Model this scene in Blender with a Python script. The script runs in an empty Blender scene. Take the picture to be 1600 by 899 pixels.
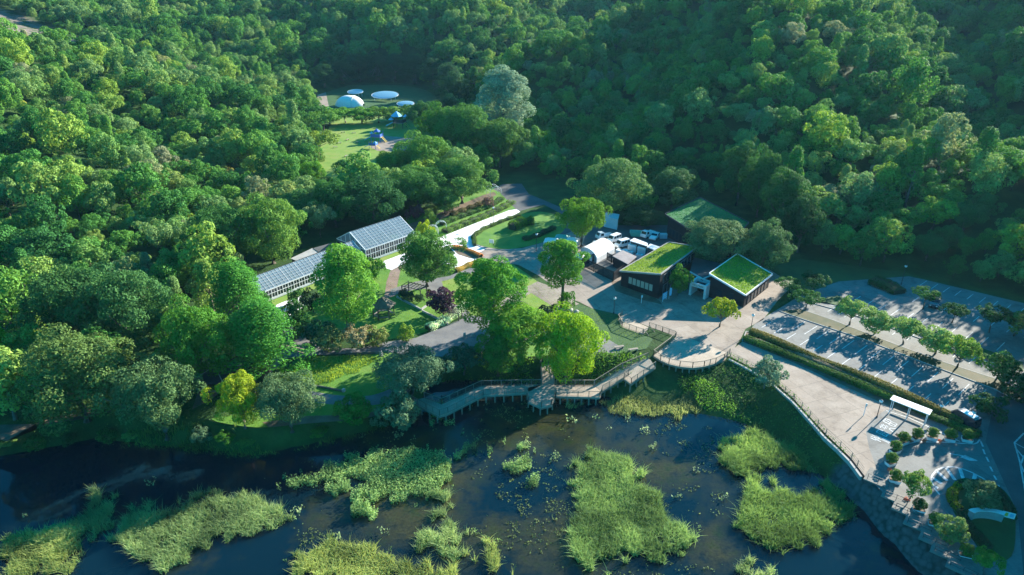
import bpy, bmesh, math, random
import numpy as np
from mathutils import Vector, Matrix
from mathutils.geometry import tessellate_polygon

# ------------------------------------------------------------------ camera, sky, sun, exposure
SC = bpy.context.scene
C = SC.collection
FPX, CAMH, PITCH = 1067.0, 60.0, math.radians(25)
cam_d = bpy.data.cameras.new("camera"); cam = bpy.data.objects.new("camera", cam_d); C.objects.link(cam)
cam_d.sensor_width = 36.0; cam_d.lens = 36.0 * FPX / 1600.0
cam_d.clip_start = 1.0; cam_d.clip_end = 5000
cam.location = (0, 0, CAMH); cam.rotation_euler = (math.radians(90) - PITCH, 0, 0)
SC.camera = cam
SUN_DIR = Vector((0.74, 0.67, 0)).normalized(); SUN_EL = math.radians(20)
sun_d = bpy.data.lights.new("sun", 'SUN'); sun_d.energy = 5.0; sun_d.angle = math.radians(0.5); sun_d.color = (1.0, 0.93, 0.80)
sun = bpy.data.objects.new("sun", sun_d); C.objects.link(sun)
sv = Vector((SUN_DIR.x * math.cos(SUN_EL), SUN_DIR.y * math.cos(SUN_EL), math.sin(SUN_EL)))
sun.rotation_euler = sv.to_track_quat('Z', 'Y').to_euler()
W = bpy.data.worlds.new("World"); SC.world = W; W.use_nodes = True
nt = W.node_tree; bg = nt.nodes["Background"]
sky = nt.nodes.new("ShaderNodeTexSky"); sky.sky_type = 'NISHITA'; sky.sun_disc = False
sky.sun_elevation = SUN_EL; sky.sun_rotation = math.atan2(SUN_DIR.x, SUN_DIR.y)
sky.ozone_density = 9.0; sky.air_density = 1.0; sky.dust_density = 0.1
hsv = nt.nodes.new('ShaderNodeHueSaturation'); hsv.inputs['Hue'].default_value = 0.47; hsv.inputs['Saturation'].default_value = 1.8
nt.links.new(sky.outputs[0], hsv.inputs['Color']); nt.links.new(hsv.outputs[0], bg.inputs[0]); bg.inputs[1].default_value = 0.095
SC.view_settings.view_transform = 'Standard'; SC.view_settings.look = 'None'
SC.view_settings.gamma = 1.0; SC.view_settings.exposure = 1.85
SC.cycles.max_bounces = 6; SC.cycles.diffuse_bounces = 3; SC.cycles.transparent_max_bounces = 12
SC.cycles.volume_bounces = 1

# ------------------------------------------------------------------ helpers
def P(px, py, z=0.0):
    """world point at height z seen at photo pixel (px, py)"""
    v = (py - 449.5) / FPX; u = (px - 800) / FPX
    t = (CAMH - z) / (math.sin(PITCH) + math.cos(PITCH) * v)
    return Vector((t * u, t * (math.cos(PITCH) - math.sin(PITCH) * v), z))
def proj(x, y, z):
    dy = y; dz = z - CAMH
    d = dy * math.cos(PITCH) - dz * math.sin(PITCH)
    up = dy * math.sin(PITCH) + dz * math.cos(PITCH)
    return 800 + FPX * x / d, 449.5 - FPX * up / d, d
def WP(poly, z=0.0): return [P(a, b, z) for a, b in poly]
def height_for(base, top_y):
    """height of an upright thing whose foot is at world point base and whose tip is at pixel row top_y"""
    lo, hi = 0.0, 60.0
    for _ in range(40):
        m = (lo + hi) / 2
        if proj(base.x, base.y, base.z + m)[1] > top_y: lo = m
        else: hi = m
    return lo

def tag(o, label=None, cat=None, group=None, kind=None):
    if label: o['label'] = label
    if cat: o['category'] = cat
    if group: o['group'] = group
    if kind: o['kind'] = kind
    return o
def empty(name, loc=(0, 0, 0), rz=0.0, label=None, cat=None, group=None):
    o = bpy.data.objects.new(name, None); C.objects.link(o); o.location = loc; o.rotation_euler = (0, 0, rz)
    o.empty_display_size = 0.3
    return tag(o, label, cat, group)
def copy_tree(o, parent=None):
    c = o.copy(); C.objects.link(c); c.parent = parent
    for ch in o.children: copy_tree(ch, c)
    return c

class MB:
    def __init__(s): s.v = []; s.f = []
    def add(s, vs, fs):
        n = len(s.v); s.v += [tuple(p) for p in vs]; s.f += [tuple(i + n for i in f) for f in fs]; return s
    def box(s, c, size, rz=0.0, tilt=None):
        x, y, z = [k / 2 for k in size]; cs, sn = math.cos(rz), math.sin(rz); vs = []
        for dz in (-z, z):
            for dx, dy in ((-x, -y), (x, -y), (x, y), (-x, y)):
                vs.append((c[0] + dx * cs - dy * sn, c[1] + dx * sn + dy * cs, c[2] + dz))
        return s.add(vs, [(3, 2, 1, 0), (4, 5, 6, 7), (0, 1, 5, 4), (1, 2, 6, 5), (2, 3, 7, 6), (3, 0, 4, 7)])
    def bar(s, a, b, w, h=None, up=Vector((0, 0, 1))):
        a = Vector(a); b = Vector(b); h = h or w; d = (b - a)
        if d.length < 1e-6: return s
        d.normalize(); r = d.cross(up)
        if r.length < 1e-3: r = d.cross(Vector((1, 0, 0)))
        r.normalize(); u = r.cross(d).normalized(); vs = []
        for p in (a, b):
            for i, j in ((-1, -1), (1, -1), (1, 1), (-1, 1)): vs.append(p + r * (i * w / 2) + u * (j * h / 2))
        return s.add(vs, [(0, 1, 2, 3), (7, 6, 5, 4), (0, 4, 5, 1), (1, 5, 6, 2), (2, 6, 7, 3), (3, 7, 4, 0)])
    def tube(s, pts, rad, n=8, cap=True):
        pts = [Vector(p) for p in pts]
        rads = rad if isinstance(rad, (list, tuple)) else [rad] * len(pts)
        vs = []; fs = []
        for i, p in enumerate(pts):
            d = (pts[min(i + 1, len(pts) - 1)] - pts[max(i - 1, 0)]).normalized()
            r = d.cross(Vector((0, 0, 1)))
            if r.length < 1e-2: r = d.cross(Vector((0, 1, 0)))
            r.normalize(); u = r.cross(d)
            for k in range(n):
                a = 2 * math.pi * k / n; vs.append(p + r * (rads[i] * math.cos(a)) + u * (rads[i] * math.sin(a)))
        for i in range(len(pts) - 1):
            for k in range(n):
                k2 = (k + 1) % n; fs.append((i * n + k, i * n + k2, (i + 1) * n + k2, (i + 1) * n + k))
        if cap: fs.append(tuple(range(n))[::-1]); fs.append(tuple((len(pts) - 1) * n + k for k in range(n)))
        return s.add(vs, fs)
    def prism(s, poly, z0, z1):
        """upright prism over a plan polygon [(x,y)]; z1 may be a list of heights per vertex"""
        n = len(poly); zt = z1 if isinstance(z1, (list, tuple)) else [z1] * n
        zb = z0 if isinstance(z0, (list, tuple)) else [z0] * n
        vs = [(p[0], p[1], zb[i]) for i, p in enumerate(poly)] + [(p[0], p[1], zt[i]) for i, p in enumerate(poly)]
        tri = tessellate_polygon([[Vector((p[0], p[1], 0)) for p in poly]])
        fs = [tuple(n + i for i in t) for t in tri] + [tuple(reversed(t)) for t in tri]
        for i in range(n): j = (i + 1) % n; fs.append((i, j, n + j, n + i))
        return s.add(vs, fs)
    def sheet(s, pts):
        pts = [Vector(p) for p in pts]
        tri = tessellate_polygon([[Vector((p.x, p.y, 0)) for p in pts]])
        return s.add(pts, tri)
    def ball(s, c, r, seg=10, rings=6):
        rx, ry, rz = r if isinstance(r, (tuple, list)) else (r, r, r); vs = []; fs = []
        for i in range(rings + 1):
            th = math.pi * i / rings
            for k in range(seg):
                a = 2 * math.pi * k / seg
                vs.append((c[0] + rx * math.sin(th) * math.cos(a), c[1] + ry * math.sin(th) * math.sin(a), c[2] + rz * math.cos(th)))
        for i in range(rings):
            for k in range(seg): k2 = (k + 1) % seg; fs.append((i * seg + k, (i + 1) * seg + k, (i + 1) * seg + k2, i * seg + k2))
        return s.add(vs, fs)
    def build(s, name, mat, parent=None, smooth=False):
        me = bpy.data.meshes.new(name); me.from_pydata(s.v, [], s.f); me.update()
        bm = bmesh.new(); bm.from_mesh(me); bmesh.ops.recalc_face_normals(bm, faces=bm.faces)
        bm.to_mesh(me); bm.free()
        if smooth: me.polygons.foreach_set('use_smooth', [True] * len(me.polygons))
        me.materials.append(mat)
        o = bpy.data.objects.new(name, me); C.objects.link(o)
        if parent: o.parent = parent
        return o

# ------------------------------------------------------------------ materials
def new_mat(name):
    m = bpy.data.materials.new(name); m.use_nodes = True
    return m, m.node_tree, m.node_tree.nodes["Principled BSDF"]
def N(nt, t, **kw):
    n = nt.nodes.new(t)
    for k, v in kw.items(): setattr(n, k, v)
    return n
def ramp(nt, stops, fac):
    r = N(nt, "ShaderNodeValToRGB"); el = r.color_ramp.elements
    while len(el) > 1: el.remove(el[-1])
    el[0].position = stops[0][0]; el[0].color = (*stops[0][1], 1)
    for p, c in stops[1:]: e = el.new(p); e.color = (*c, 1)
    nt.links.new(fac, r.inputs[0]); return r.outputs[0]
def noise(nt, scale, detail=4, rough=0.6, coord=None, dist=0.0):
    n = N(nt, "ShaderNodeTexNoise"); n.inputs['Scale'].default_value = scale; n.inputs['Detail'].default_value = detail
    n.inputs['Roughness'].default_value = rough; n.inputs['Distortion'].default_value = dist
    if coord is None:
        g = N(nt, "ShaderNodeNewGeometry"); coord = g.outputs['Position']
    nt.links.new(coord, n.inputs['Vector']); return n.outputs[0]
def mixc(nt, fac, a, b, mode='MIX'):
    m = N(nt, "ShaderNodeMix", data_type='RGBA', blend_type=mode)
    for sock, val in ((m.inputs[0], fac), (m.inputs[6], a), (m.inputs[7], b)):
        if hasattr(val, 'node'): nt.links.new(val, sock)
        else: sock.default_value = val if isinstance(val, (int, float)) else (*val, 1)
    return m.outputs[2]
def bump(nt, bsdf, h, dist=0.05, strength=0.6):
    b = N(nt, "ShaderNodeBump"); b.inputs['Distance'].default_value = dist; b.inputs['Strength'].default_value = strength
    nt.links.new(h, b.inputs['Height']); nt.links.new(b.outputs[0], bsdf.inputs['Normal'])
def mottled(name, c1, c2, scale=1.0, rough=0.85, c3=None, fine=12.0, bumpd=0.02, spec=0.3):
    m, nt, b = new_mat(name)
    f = noise(nt, scale, 6, 0.62)
    stops = [(0.3, c1), (0.7, c2)] if c3 is None else [(0.28, c1), (0.5, c2), (0.72, c3)]
    col = ramp(nt, stops, f)
    f2 = noise(nt, fine, 3, 0.6)
    col = mixc(nt, 0.35, col, ramp(nt, [(0.35, (0.6, 0.6, 0.6)), (0.65, (1.0, 1.0, 1.0))], f2), 'MULTIPLY')
    nt.links.new(col, b.inputs['Base Color']); b.inputs['Roughness'].default_value = rough
    b.inputs['Specular IOR Level'].default_value = spec
    bump(nt, b, f2, bumpd)
    return m
M = {}
def paved(name, c1, c2, scale, tile, joint=0.72, stain=0.75):
    m = mottled(name, c1, c2, scale, fine=3.0); nt = m.node_tree; b = nt.nodes['Principled BSDF']; col = b.inputs['Base Color'].links[0].from_socket
    g = N(nt, 'ShaderNodeNewGeometry'); mp = N(nt, 'ShaderNodeMapping'); mp.inputs['Rotation'].default_value = (0, 0, -0.38); nt.links.new(g.outputs['Position'], mp.inputs[0])
    br = N(nt, 'ShaderNodeTexBrick'); br.offset = 0.0 if tile > 1.5 else 0.5; br.inputs['Scale'].default_value = 1.0; br.inputs['Brick Width'].default_value = tile; br.inputs['Row Height'].default_value = tile; br.inputs['Mortar Size'].default_value = 0.03 * tile ** 0.5
    br.inputs['Color1'].default_value = (1, 1, 1, 1); br.inputs['Color2'].default_value = (0.9, 0.9, 0.9, 1); br.inputs['Mortar'].default_value = (joint,) * 3 + (1,); nt.links.new(mp.outputs[0], br.inputs[0])
    c = mixc(nt, 1.0, col, br.outputs[0], 'MULTIPLY')
    c = mixc(nt, 1.0, c, ramp(nt, [(0.36, (stain, stain * 0.98, stain * 0.95)), (0.5, (1, 1, 1)), (1, (1, 1, 1))], noise(nt, 0.28, 8, 0.75, dist=1.5)), 'MULTIPLY')
    nt.links.new(c, b.inputs['Base Color']); return m
M['plaza'] = paved('plaza_concrete', (0.25, 0.20, 0.16), (0.37, 0.305, 0.25), 0.25, 4.0)
M['white_path'] = mottled('white_concrete', (0.74, 0.73, 0.72), (0.86, 0.84, 0.81), 0.3, fine=2.0)
M['asphalt'] = mottled('asphalt', (0.075, 0.078, 0.08), (0.12, 0.12, 0.12), 0.25, fine=6.0)
M['lot'] = paved('lot_asphalt', (0.16, 0.165, 0.16), (0.235, 0.23, 0.215), 0.15, 14.0, 0.8, 0.7)
M['path'] = mottled('path_grey', (0.13, 0.13, 0.135), (0.22, 0.21, 0.20), 0.4, fine=4.0)
M['brick_path'] = paved('pinkish_paving', (0.25, 0.17, 0.14), (0.34, 0.24, 0.19), 0.5, 0.6)
M['soil'] = mottled('soil', (0.10, 0.07, 0.045), (0.21, 0.15, 0.10), 0.5, fine=4.0)
M['verge'] = mottled('dry_verge', (0.035, 0.06, 0.02), (0.12, 0.10, 0.05), 0.35, fine=4.0)
M['terrace'] = mottled('worn_terrace', (0.15, 0.145, 0.13), (0.24, 0.225, 0.20), 0.8, fine=5.0)
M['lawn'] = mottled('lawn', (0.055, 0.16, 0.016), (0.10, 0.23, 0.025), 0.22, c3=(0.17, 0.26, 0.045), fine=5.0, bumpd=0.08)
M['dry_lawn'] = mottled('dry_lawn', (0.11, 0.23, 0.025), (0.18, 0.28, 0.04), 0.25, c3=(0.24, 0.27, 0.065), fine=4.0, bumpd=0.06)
M['dark_lawn'] = mottled('shade_toned_lawn', (0.022, 0.075, 0.018), (0.045, 0.115, 0.026), 0.25, fine=4.0, bumpd=0.08)  # darker lawn for shaded areas, the shade is put into the colour
M['roof_grass'] = mottled('roof_grass', (0.085, 0.17, 0.02), (0.17, 0.26, 0.03), 0.35, c3=(0.25, 0.27, 0.06), fine=6.0, bumpd=0.1)
M['roof_grass_dark'] = mottled('shade_toned_roof_grass', (0.028, 0.16, 0.045), (0.04, 0.19, 0.05), 0.3, fine=5.0, bumpd=0.1)  # copy of the roof grass with deep shade put into its colour
M['paint'] = mottled('road_paint', (0.38, 0.39, 0.39), (0.78, 0.79, 0.79), 1.3, fine=6.0)
M['white'] = mottled('white_metal', (0.76, 0.77, 0.78), (0.84, 0.84, 0.84), 0.8, rough=0.5, fine=3.0)
M['black_wall'] = mottled('black_timber', (0.006, 0.008, 0.011), (0.017, 0.020, 0.026), 0.8, rough=0.7, fine=5.0)
M['dark_metal'] = mottled('dark_metal', (0.03, 0.032, 0.035), (0.06, 0.06, 0.065), 1.5, rough=0.5)
M['wood'] = mottled('weathered_wood', (0.24, 0.20, 0.165), (0.37, 0.32, 0.27), 0.9, fine=9.0)
M['rail_wood'] = mottled('rail_wood', (0.20, 0.16, 0.12), (0.32, 0.26, 0.20), 1.2, fine=9.0)
M['bark'] = mottled('bark', (0.10, 0.08, 0.06), (0.20, 0.165, 0.13), 1.5, fine=9.0)
M['concrete'] = mottled('concrete', (0.30, 0.30, 0.29), (0.42, 0.41, 0.39), 0.6)
M['grey_roof'] = mottled('grey_roofing', (0.24, 0.21, 0.21), (0.34, 0.30, 0.29), 0.7, fine=5.0)
M['glass_dark'], _n, _b = new_mat('dark_glass'); _b.inputs['Base Color'].default_value = (0.02, 0.03, 0.04, 1); _b.inputs['Roughness'].default_value = 0.12
M['tyre'], _n, _b = new_mat('rubber'); _b.inputs['Base Color'].default_value = (0.02, 0.02, 0.02, 1); _b.inputs['Roughness'].default_value = 0.8
def plain(name, col, rough=0.5, metal=0.0):
    m, nt, b = new_mat(name); f = noise(nt, 2.0, 3)
    nt.links.new(ramp(nt, [(0.3, tuple(k * 0.88 for k in col)), (0.7, col)], f), b.inputs['Base Color'])
    b.inputs['Roughness'].default_value = rough; b.inputs['Metallic'].default_value = metal; return m
M['blue'] = plain('playground_blue', (0.03, 0.13, 0.5)); M['sky_blue'] = plain('pale_blue', (0.20, 0.50, 0.72))
M['shed_blue'] = plain('pale_shed_paint', (0.42, 0.60, 0.68)); M['teal'] = plain('teal_plastic', (0.06, 0.42, 0.35))
M['car_white'] = plain('white_car_paint', (0.80, 0.81, 0.82), 0.25); M['car_black'] = plain('dark_car_paint', (0.03, 0.035, 0.045), 0.2)
M['orange'] = plain('orange', (0.85, 0.28, 0.02)); M['red'] = plain('red', (0.55, 0.05, 0.03)); M['canvas'] = plain('white_canvas', (0.80, 0.80, 0.79), 0.8)
M['blind'] = plain('beige_blind', (0.42, 0.40, 0.33), 0.7); M['yellow'] = plain('yellow', (0.7, 0.5, 0.05)); M['pale_wall'] = plain('pale_wall', (0.62, 0.65, 0.66), 0.7)
M['lamp_glass'] = plain('frosted_lamp_glass', (0.82, 0.83, 0.84), 0.3)

# ------------------------------------------------------------------ plan regions (photo pixels -> world)
POND = WP([(-500, 716), (-100, 722), (0, 712), (60, 702), (150, 684), (240, 694), (330, 702), (400, 710), (450, 700), (520, 686), (590, 669), (632, 655),
           (650, 640), (665, 606), (700, 592), (760, 592), (840, 598), (900, 603), (940, 618), (1000, 632), (1050, 648), (1100, 648), (1150, 658), (1190, 672),
           (1240, 705), (1290, 745), (1330, 775), (1370, 820), (1420, 872), (1455, 910), (1520, 985), (1640, 1140), (1800, 1500)], -3)
POND = [(p.x, p.y) for p in POND] + [(40, -30), (-260, -30)]
FLATP = WP([(-700, 640), (-200, 672), (0, 664), (150, 640), (300, 655), (400, 668), (480, 655), (560, 640), (620, 612), (640, 590), (665, 572), (730, 560), (840, 560),
            (850, 560), (900, 555), (960, 560), (1000, 545), (1030, 545), (1075, 552), (1136, 556), (1165, 571), (1200, 590), (1240, 625), (1290, 680), (1330, 718), (1350, 745),
            (1374, 766), (1412, 806), (1442, 832), (1495, 882), (1550, 948), (1690, 1120), (1900, 1500)], 0)
FLATP = [(p.x, p.y) for p in FLATP] + [(700, -30), (900, 600), (900, 1000), (-900, 1000), (-900, 200)]
BASINP = WP([(-900, 520), (-300, 500), (-60, 470), (120, 430), (250, 385), (380, 330), (440, 290), (475, 240), (492, 190), (492, 150), (560, 128), (650, 130), (710, 155),
             (735, 200), (760, 245), (800, 268), (860, 285), (950, 312), (1040, 322), (1100, 300), (1180, 338), (1250, 395), (1330, 412), (1420, 424), (1600, 468), (1900, 540), (2600, 640)], 0)
BASINP = [(p.x, p.y) for p in BASINP] + [(700, -100), (-600, -100)]

def inside(x, y, poly):
    x = np.asarray(x, float); y = np.asarray(y, float); c = np.zeros(x.shape, bool); n = len(poly)
    for i in range(n):
        x1, y1 = poly[i][0], poly[i][1]; x2, y2 = poly[(i + 1) % n][0], poly[(i + 1) % n][1]
        if y1 == y2: continue
        c ^= ((y1 > y) != (y2 > y)) & (x < (x2 - x1) * (y - y1) / (y2 - y1) + x1)
    return c
def dist_edge(x, y, poly, closed=True):
    x = np.asarray(x, float); y = np.asarray(y, float); d = np.full(x.shape, 1e9); n = len(poly)
    for i in range(n if closed else n - 1):
        x1, y1 = poly[i][0], poly[i][1]; x2, y2 = poly[(i + 1) % n][0], poly[(i + 1) % n][1]
        dx, dy = x2 - x1, y2 - y1; L = dx * dx + dy * dy + 1e-9
        t = np.clip(((x - x1) * dx + (y - y1) * dy) / L, 0, 1)
        d = np.minimum(d, np.hypot(x - x1 - t * dx, y - y1 - t * dy))
    return d
_rs = np.random.RandomState(5); _G = _rs.rand(64, 64)
def vnoise(x, y):
    xi = np.floor(x).astype(int); yi = np.floor(y).astype(int); fx = x - xi; fy = y - yi
    fx = fx * fx * (3 - 2 * fx); fy = fy * fy * (3 - 2 * fy); g = lambda a, b: _G[a % 64, b % 64]
    return (g(xi, yi) * (1 - fx) + g(xi + 1, yi) * fx) * (1 - fy) + (g(xi, yi + 1) * (1 - fx) + g(xi + 1, yi + 1) * fx) * fy
def ridge(x, y, a, b, w0, w1, h0, h1):
    dx, dy = b[0] - a[0], b[1] - a[1]; L2 = dx * dx + dy * dy
    t = ((x - a[0]) * dx + (y - a[1]) * dy) / L2; tc = np.clip(t, 0, 1)
    d = np.hypot(x - a[0] - tc * dx, y - a[1] - tc * dy); w = w0 + (w1 - w0) * tc; h = h0 + (h1 - h0) * tc
    return h * np.exp(-(d / w) ** 2)
def terrain(x, y):
    x = np.asarray(x, float); y = np.asarray(y, float)
    inp = inside(x, y, POND); dpe = dist_edge(x, y, POND); inf = inside(x, y, FLATP); dfe = dist_edge(x, y, FLATP)
    dp = np.where(inp, 0, dpe); df = np.where(inf, 0, dfe)
    h = np.where(inp, -3 - np.minimum(1.4, dpe * 0.45), -3.0 * df / (dp + df + 1e-6))
    h = np.where(inf, 0.0, h)
    inb = inside(x, y, BASINP); db = np.where(inb, 0, dist_edge(x, y, BASINP))
    s = np.where(x < -40, 0.27, 0.24) + 0.0 * x
    hill = s * (np.sqrt(db ** 2 + 14.0 ** 2) - 14.0)
    fade = 1 - np.exp(-db / 45.0)
    hill = hill + fade * ((vnoise(x / 55 + 7, y / 55 + 3) - 0.5) * 15 + (vnoise(x / 26 + 1, y / 26 + 9) - 0.5) * 5)
    hill = hill + np.clip(db / 30.0, 0, 1) * (
        ridge(x, y, (66, 190), (150, 420), 28, 42, 9, 26) - ridge(x, y, (44, 245), (95, 470), 22, 34, 5, 22)
        + ridge(x, y, (8, 330), (90, 430), 22, 34, 14, 20) + ridge(x, y, (190, 200), (300, 330), 30, 45, 12, 26)
        - ridge(x, y, (140, 200), (230, 400), 22, 34, 9, 20)
        + ridge(x, y, (-75, 300), (-60, 520), 30, 40, 8, 16) - ridge(x, y, (45, 430), (60, 620), 26, 40, 5, 16)
        + ridge(x, y, (-34, 402), (5, 520), 22, 30, 16, 18))
    hill = np.maximum(hill, 0) * np.where(db > 0, 1, 0)
    return h + hill
def th(x, y): return float(terrain(np.array([x]), np.array([y]))[0])
def hit(px, py):
    """terrain point seen at photo pixel"""
    v = (py - 449.5) / FPX; u = (px - 800) / FPX
    d = np.array([u, math.cos(PITCH) - math.sin(PITCH) * v, -math.sin(PITCH) - math.cos(PITCH) * v])
    t = np.arange(20, 1100, 1.0); x = d[0] * t; y = d[1] * t; z = CAMH + d[2] * t
    below = np.nonzero(z < terrain(x, y))[0]
    if not len(below): return None
    i = below[0]; return Vector((x[i], y[i], th(x[i], y[i])))

# ------------------------------------------------------------------ ground
def axis(segs):
    out = [segs[0][0]]
    for a, b, st in segs:
        n = max(1, int(round((b - a) / st)))
        out += list(np.linspace(a, b, n + 1)[1:])
    return np.array(out)
gx = axis([(-1100, -400, 35), (-400, -130, 5), (-130, 130, 1.1), (130, 400, 5), (400, 1100, 35)])
gy = axis([(-120, 35, 8), (35, 175, 1.1), (175, 420, 3), (420, 640, 6), (640, 1300, 30)])
XX, YY = np.meshgrid(gx, gy); ZZ = terrain(XX.ravel(), YY.ravel()).reshape(XX.shape)
nx, ny = len(gx), len(gy)
me = bpy.data.meshes.new("ground"); me.vertices.add(nx * ny)
me.vertices.foreach_set("co", np.stack([XX, YY, ZZ], -1).ravel())
ii = (np.arange(ny - 1)[:, None] * nx + np.arange(nx - 1)[None]).ravel()
fc = np.stack([ii, ii + 1, ii + nx + 1, ii + nx], -1)
me.loops.add(fc.size); me.loops.foreach_set("vertex_index", fc.ravel()); me.polygons.add(len(fc))
me.polygons.foreach_set("loop_start", np.arange(len(fc)) * 4); me.update(calc_edges=True)
me.polygons.foreach_set('use_smooth', np.ones(len(fc), bool))
def mask_attr(name, vals):
    a = me.attributes.new(name, 'FLOAT', 'POINT'); a.data.foreach_set('value', vals.ravel().astype(np.float32))
rock = [hit(*q) for q in ((-30, 8), (20, 20), (75, 45), (140, 66), (160, 92), (110, 96), (60, 84), (0, 66), (-40, 50))]
rockp = [(p.x, p.y) for p in rock if p is not None]
mask_attr('rock', np.where(inside(XX.ravel(), YY.ravel(), rockp), 1.0, np.clip(1 - dist_edge(XX.ravel(), YY.ravel(), rockp) / 3, 0, 1)))
stonep = WP([(1280, 735), (1335, 718), (1350, 745), (1374, 766), (1412, 806), (1442, 832), (1495, 882), (1560, 960), (1700, 1200), (1500, 1100), (1420, 900), (1360, 830)], -1)
mask_attr('stone', inside(XX.ravel(), YY.ravel(), [(p.x, p.y) for p in stonep]) * 1.0)
mg, gnt, gb = new_mat('forest_floor_and_banks')
f1 = noise(gnt, 0.18, 6, 0.65); f2 = noise(gnt, 2.2, 5, 0.7)
gc = ramp(gnt, [(0.3, (0.025, 0.05, 0.014)), (0.5, (0.035, 0.085, 0.02)), (0.62, (0.055, 0.11, 0.028)), (0.75, (0.05, 0.065, 0.03))], f1)
gc = mixc(gnt, 0.5, gc, ramp(gnt, [(0.35, (0.5, 0.55, 0.5)), (0.65, (1, 1, 1))], f2), 'MULTIPLY')
at = N(gnt, "ShaderNodeAttribute", attribute_name='rock'); rk = ramp(gnt, [(0.3, (0.11, 0.09, 0.08)), (0.6, (0.20, 0.165, 0.14))], noise(gnt, 0.6, 6))
rf = N(gnt, "ShaderNodeMath", operation='MULTIPLY'); gnt.links.new(at.outputs['Fac'], rf.inputs[0])
gnt.links.new(ramp(gnt, [(0.40, (0, 0, 0)), (0.50, (1, 1, 1))], noise(gnt, 0.22, 5)), rf.inputs[1])
gc = mixc(gnt, rf.outputs[0], gc, rk)
at2 = N(gnt, "ShaderNodeAttribute", attribute_name='stone')
vor = N(gnt, "ShaderNodeTexVoronoi"); vor.inputs['Scale'].default_value = 1.6; gg = N(gnt, "ShaderNodeNewGeometry"); gnt.links.new(gg.outputs['Position'], vor.inputs['Vector'])
st = mixc(gnt, 0.6, ramp(gnt, [(0.0, (0.13, 0.13, 0.125)), (0.5, (0.10, 0.10, 0.10)), (0.8, (0.05, 0.055, 0.05))], vor.outputs['Distance']), ramp(gnt, [(0.35, (0.55, 0.6, 0.55)), (0.65, (1, 1, 1))], noise(gnt, 1.2, 5)), 'MULTIPLY')
gc = mixc(gnt, at2.outputs['Fac'], gc, st)
gnt.links.new(gc, gb.inputs['Base Color']); gb.inputs['Roughness'].default_value = 0.95; gb.inputs['Specular IOR Level'].default_value = 0.15
bump(gnt, gb, f2, 0.25)
me.materials.append(mg)
ground = bpy.data.objects.new("ground", me); C.objects.link(ground); tag(ground, kind='structure')

# water with muddy, weedy shallows
wm, wn, wb = new_mat('pond_water')
fA = noise(wn, 0.075, 5, 0.6, dist=0.6); fB = noise(wn, 0.5, 6, 0.7); fC = noise(wn, 3.0, 4, 0.7)
mask = N(wn, "ShaderNodeMath", operation='ADD'); wn.links.new(fA, mask.inputs[0])
mm = N(wn, "ShaderNodeMath", operation='MULTIPLY'); wn.links.new(fB, mm.inputs[0]); mm.inputs[1].default_value = 0.35; wn.links.new(mm.outputs[0], mask.inputs[1])
wdat = N(wn, "ShaderNodeAttribute", attribute_name='shallow')
m2 = N(wn, "ShaderNodeMath", operation='MULTIPLY_ADD'); wn.links.new(wdat.outputs['Fac'], m2.inputs[0]); m2.inputs[1].default_value = 0.30; wn.links.new(mask.outputs[0], m2.inputs[2])
wf = ramp(wn, [(0.70, (0, 0, 0)), (0.98, (1, 1, 1))], m2.outputs[0])
mud = mixc(wn, 0.75, ramp(wn, [(0.3, (0.012, 0.017, 0.006)), (0.5, (0.048, 0.046, 0.018)), (0.7, (0.024, 0.040, 0.010))], fB), ramp(wn, [(0.35, (0.45, 0.45, 0.45)), (0.62, (1, 1, 1))], fC), 'MULTIPLY')
wn.links.new(mixc(wn, wf, (0.002, 0.012, 0.020), mud), wb.inputs['Base Color'])
wn.links.new(ramp(wn, [(0.0, (0.05, 0.05, 0.05)), (1.0, (0.16, 0.16, 0.16))], wf), wb.inputs['Roughness'])
wb.inputs['IOR'].default_value = 1.33; bump(wn, wb, noise(wn, 1.5, 4), 0.02, 0.35)
wx = np.linspace(-300, 120, 141); wy = np.linspace(-60, 130, 96); WX, WY = np.meshgrid(wx, wy)
wme = bpy.data.meshes.new('pond_water'); wme.vertices.add(WX.size); wme.vertices.foreach_set('co', np.stack([WX, WY, np.full(WX.shape, -3.0)], -1).ravel())
ii = (np.arange(95)[:, None] * 141 + np.arange(140)[None]).ravel(); fc = np.stack([ii, ii + 1, ii + 142, ii + 141], -1)
wme.loops.add(fc.size); wme.loops.foreach_set("vertex_index", fc.ravel()); wme.polygons.add(len(fc)); wme.polygons.foreach_set("loop_start", np.arange(len(fc)) * 4); wme.update(calc_edges=True)
SHAL = [(620, 690, 9), (720, 740, 11), (860, 660, 9), (960, 690, 10), (1030, 730, 9), (880, 850, 10), (640, 810, 10), (1090, 760, 7), (540, 800, 7), (760, 830, 8), (1090, 850, 5), (800, 700, 9), (300, 870, 5)]
sh = np.zeros(WX.size)
for a, b, r in SHAL:
    q = P(a, b, -3); sh = np.maximum(sh, np.exp(-(((WX.ravel() - q.x) ** 2 + (WY.ravel() - q.y) ** 2) / (r * 1.05) ** 2)))
a_ = wme.attributes.new('shallow', 'FLOAT', 'POINT'); a_.data.foreach_set('value', (sh * 1.25 - 0.35).astype(np.float32))
wme.materials.append(wm); wo = bpy.data.objects.new('pond_water', wme); C.objects.link(wo); tag(wo, kind='structure')

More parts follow.
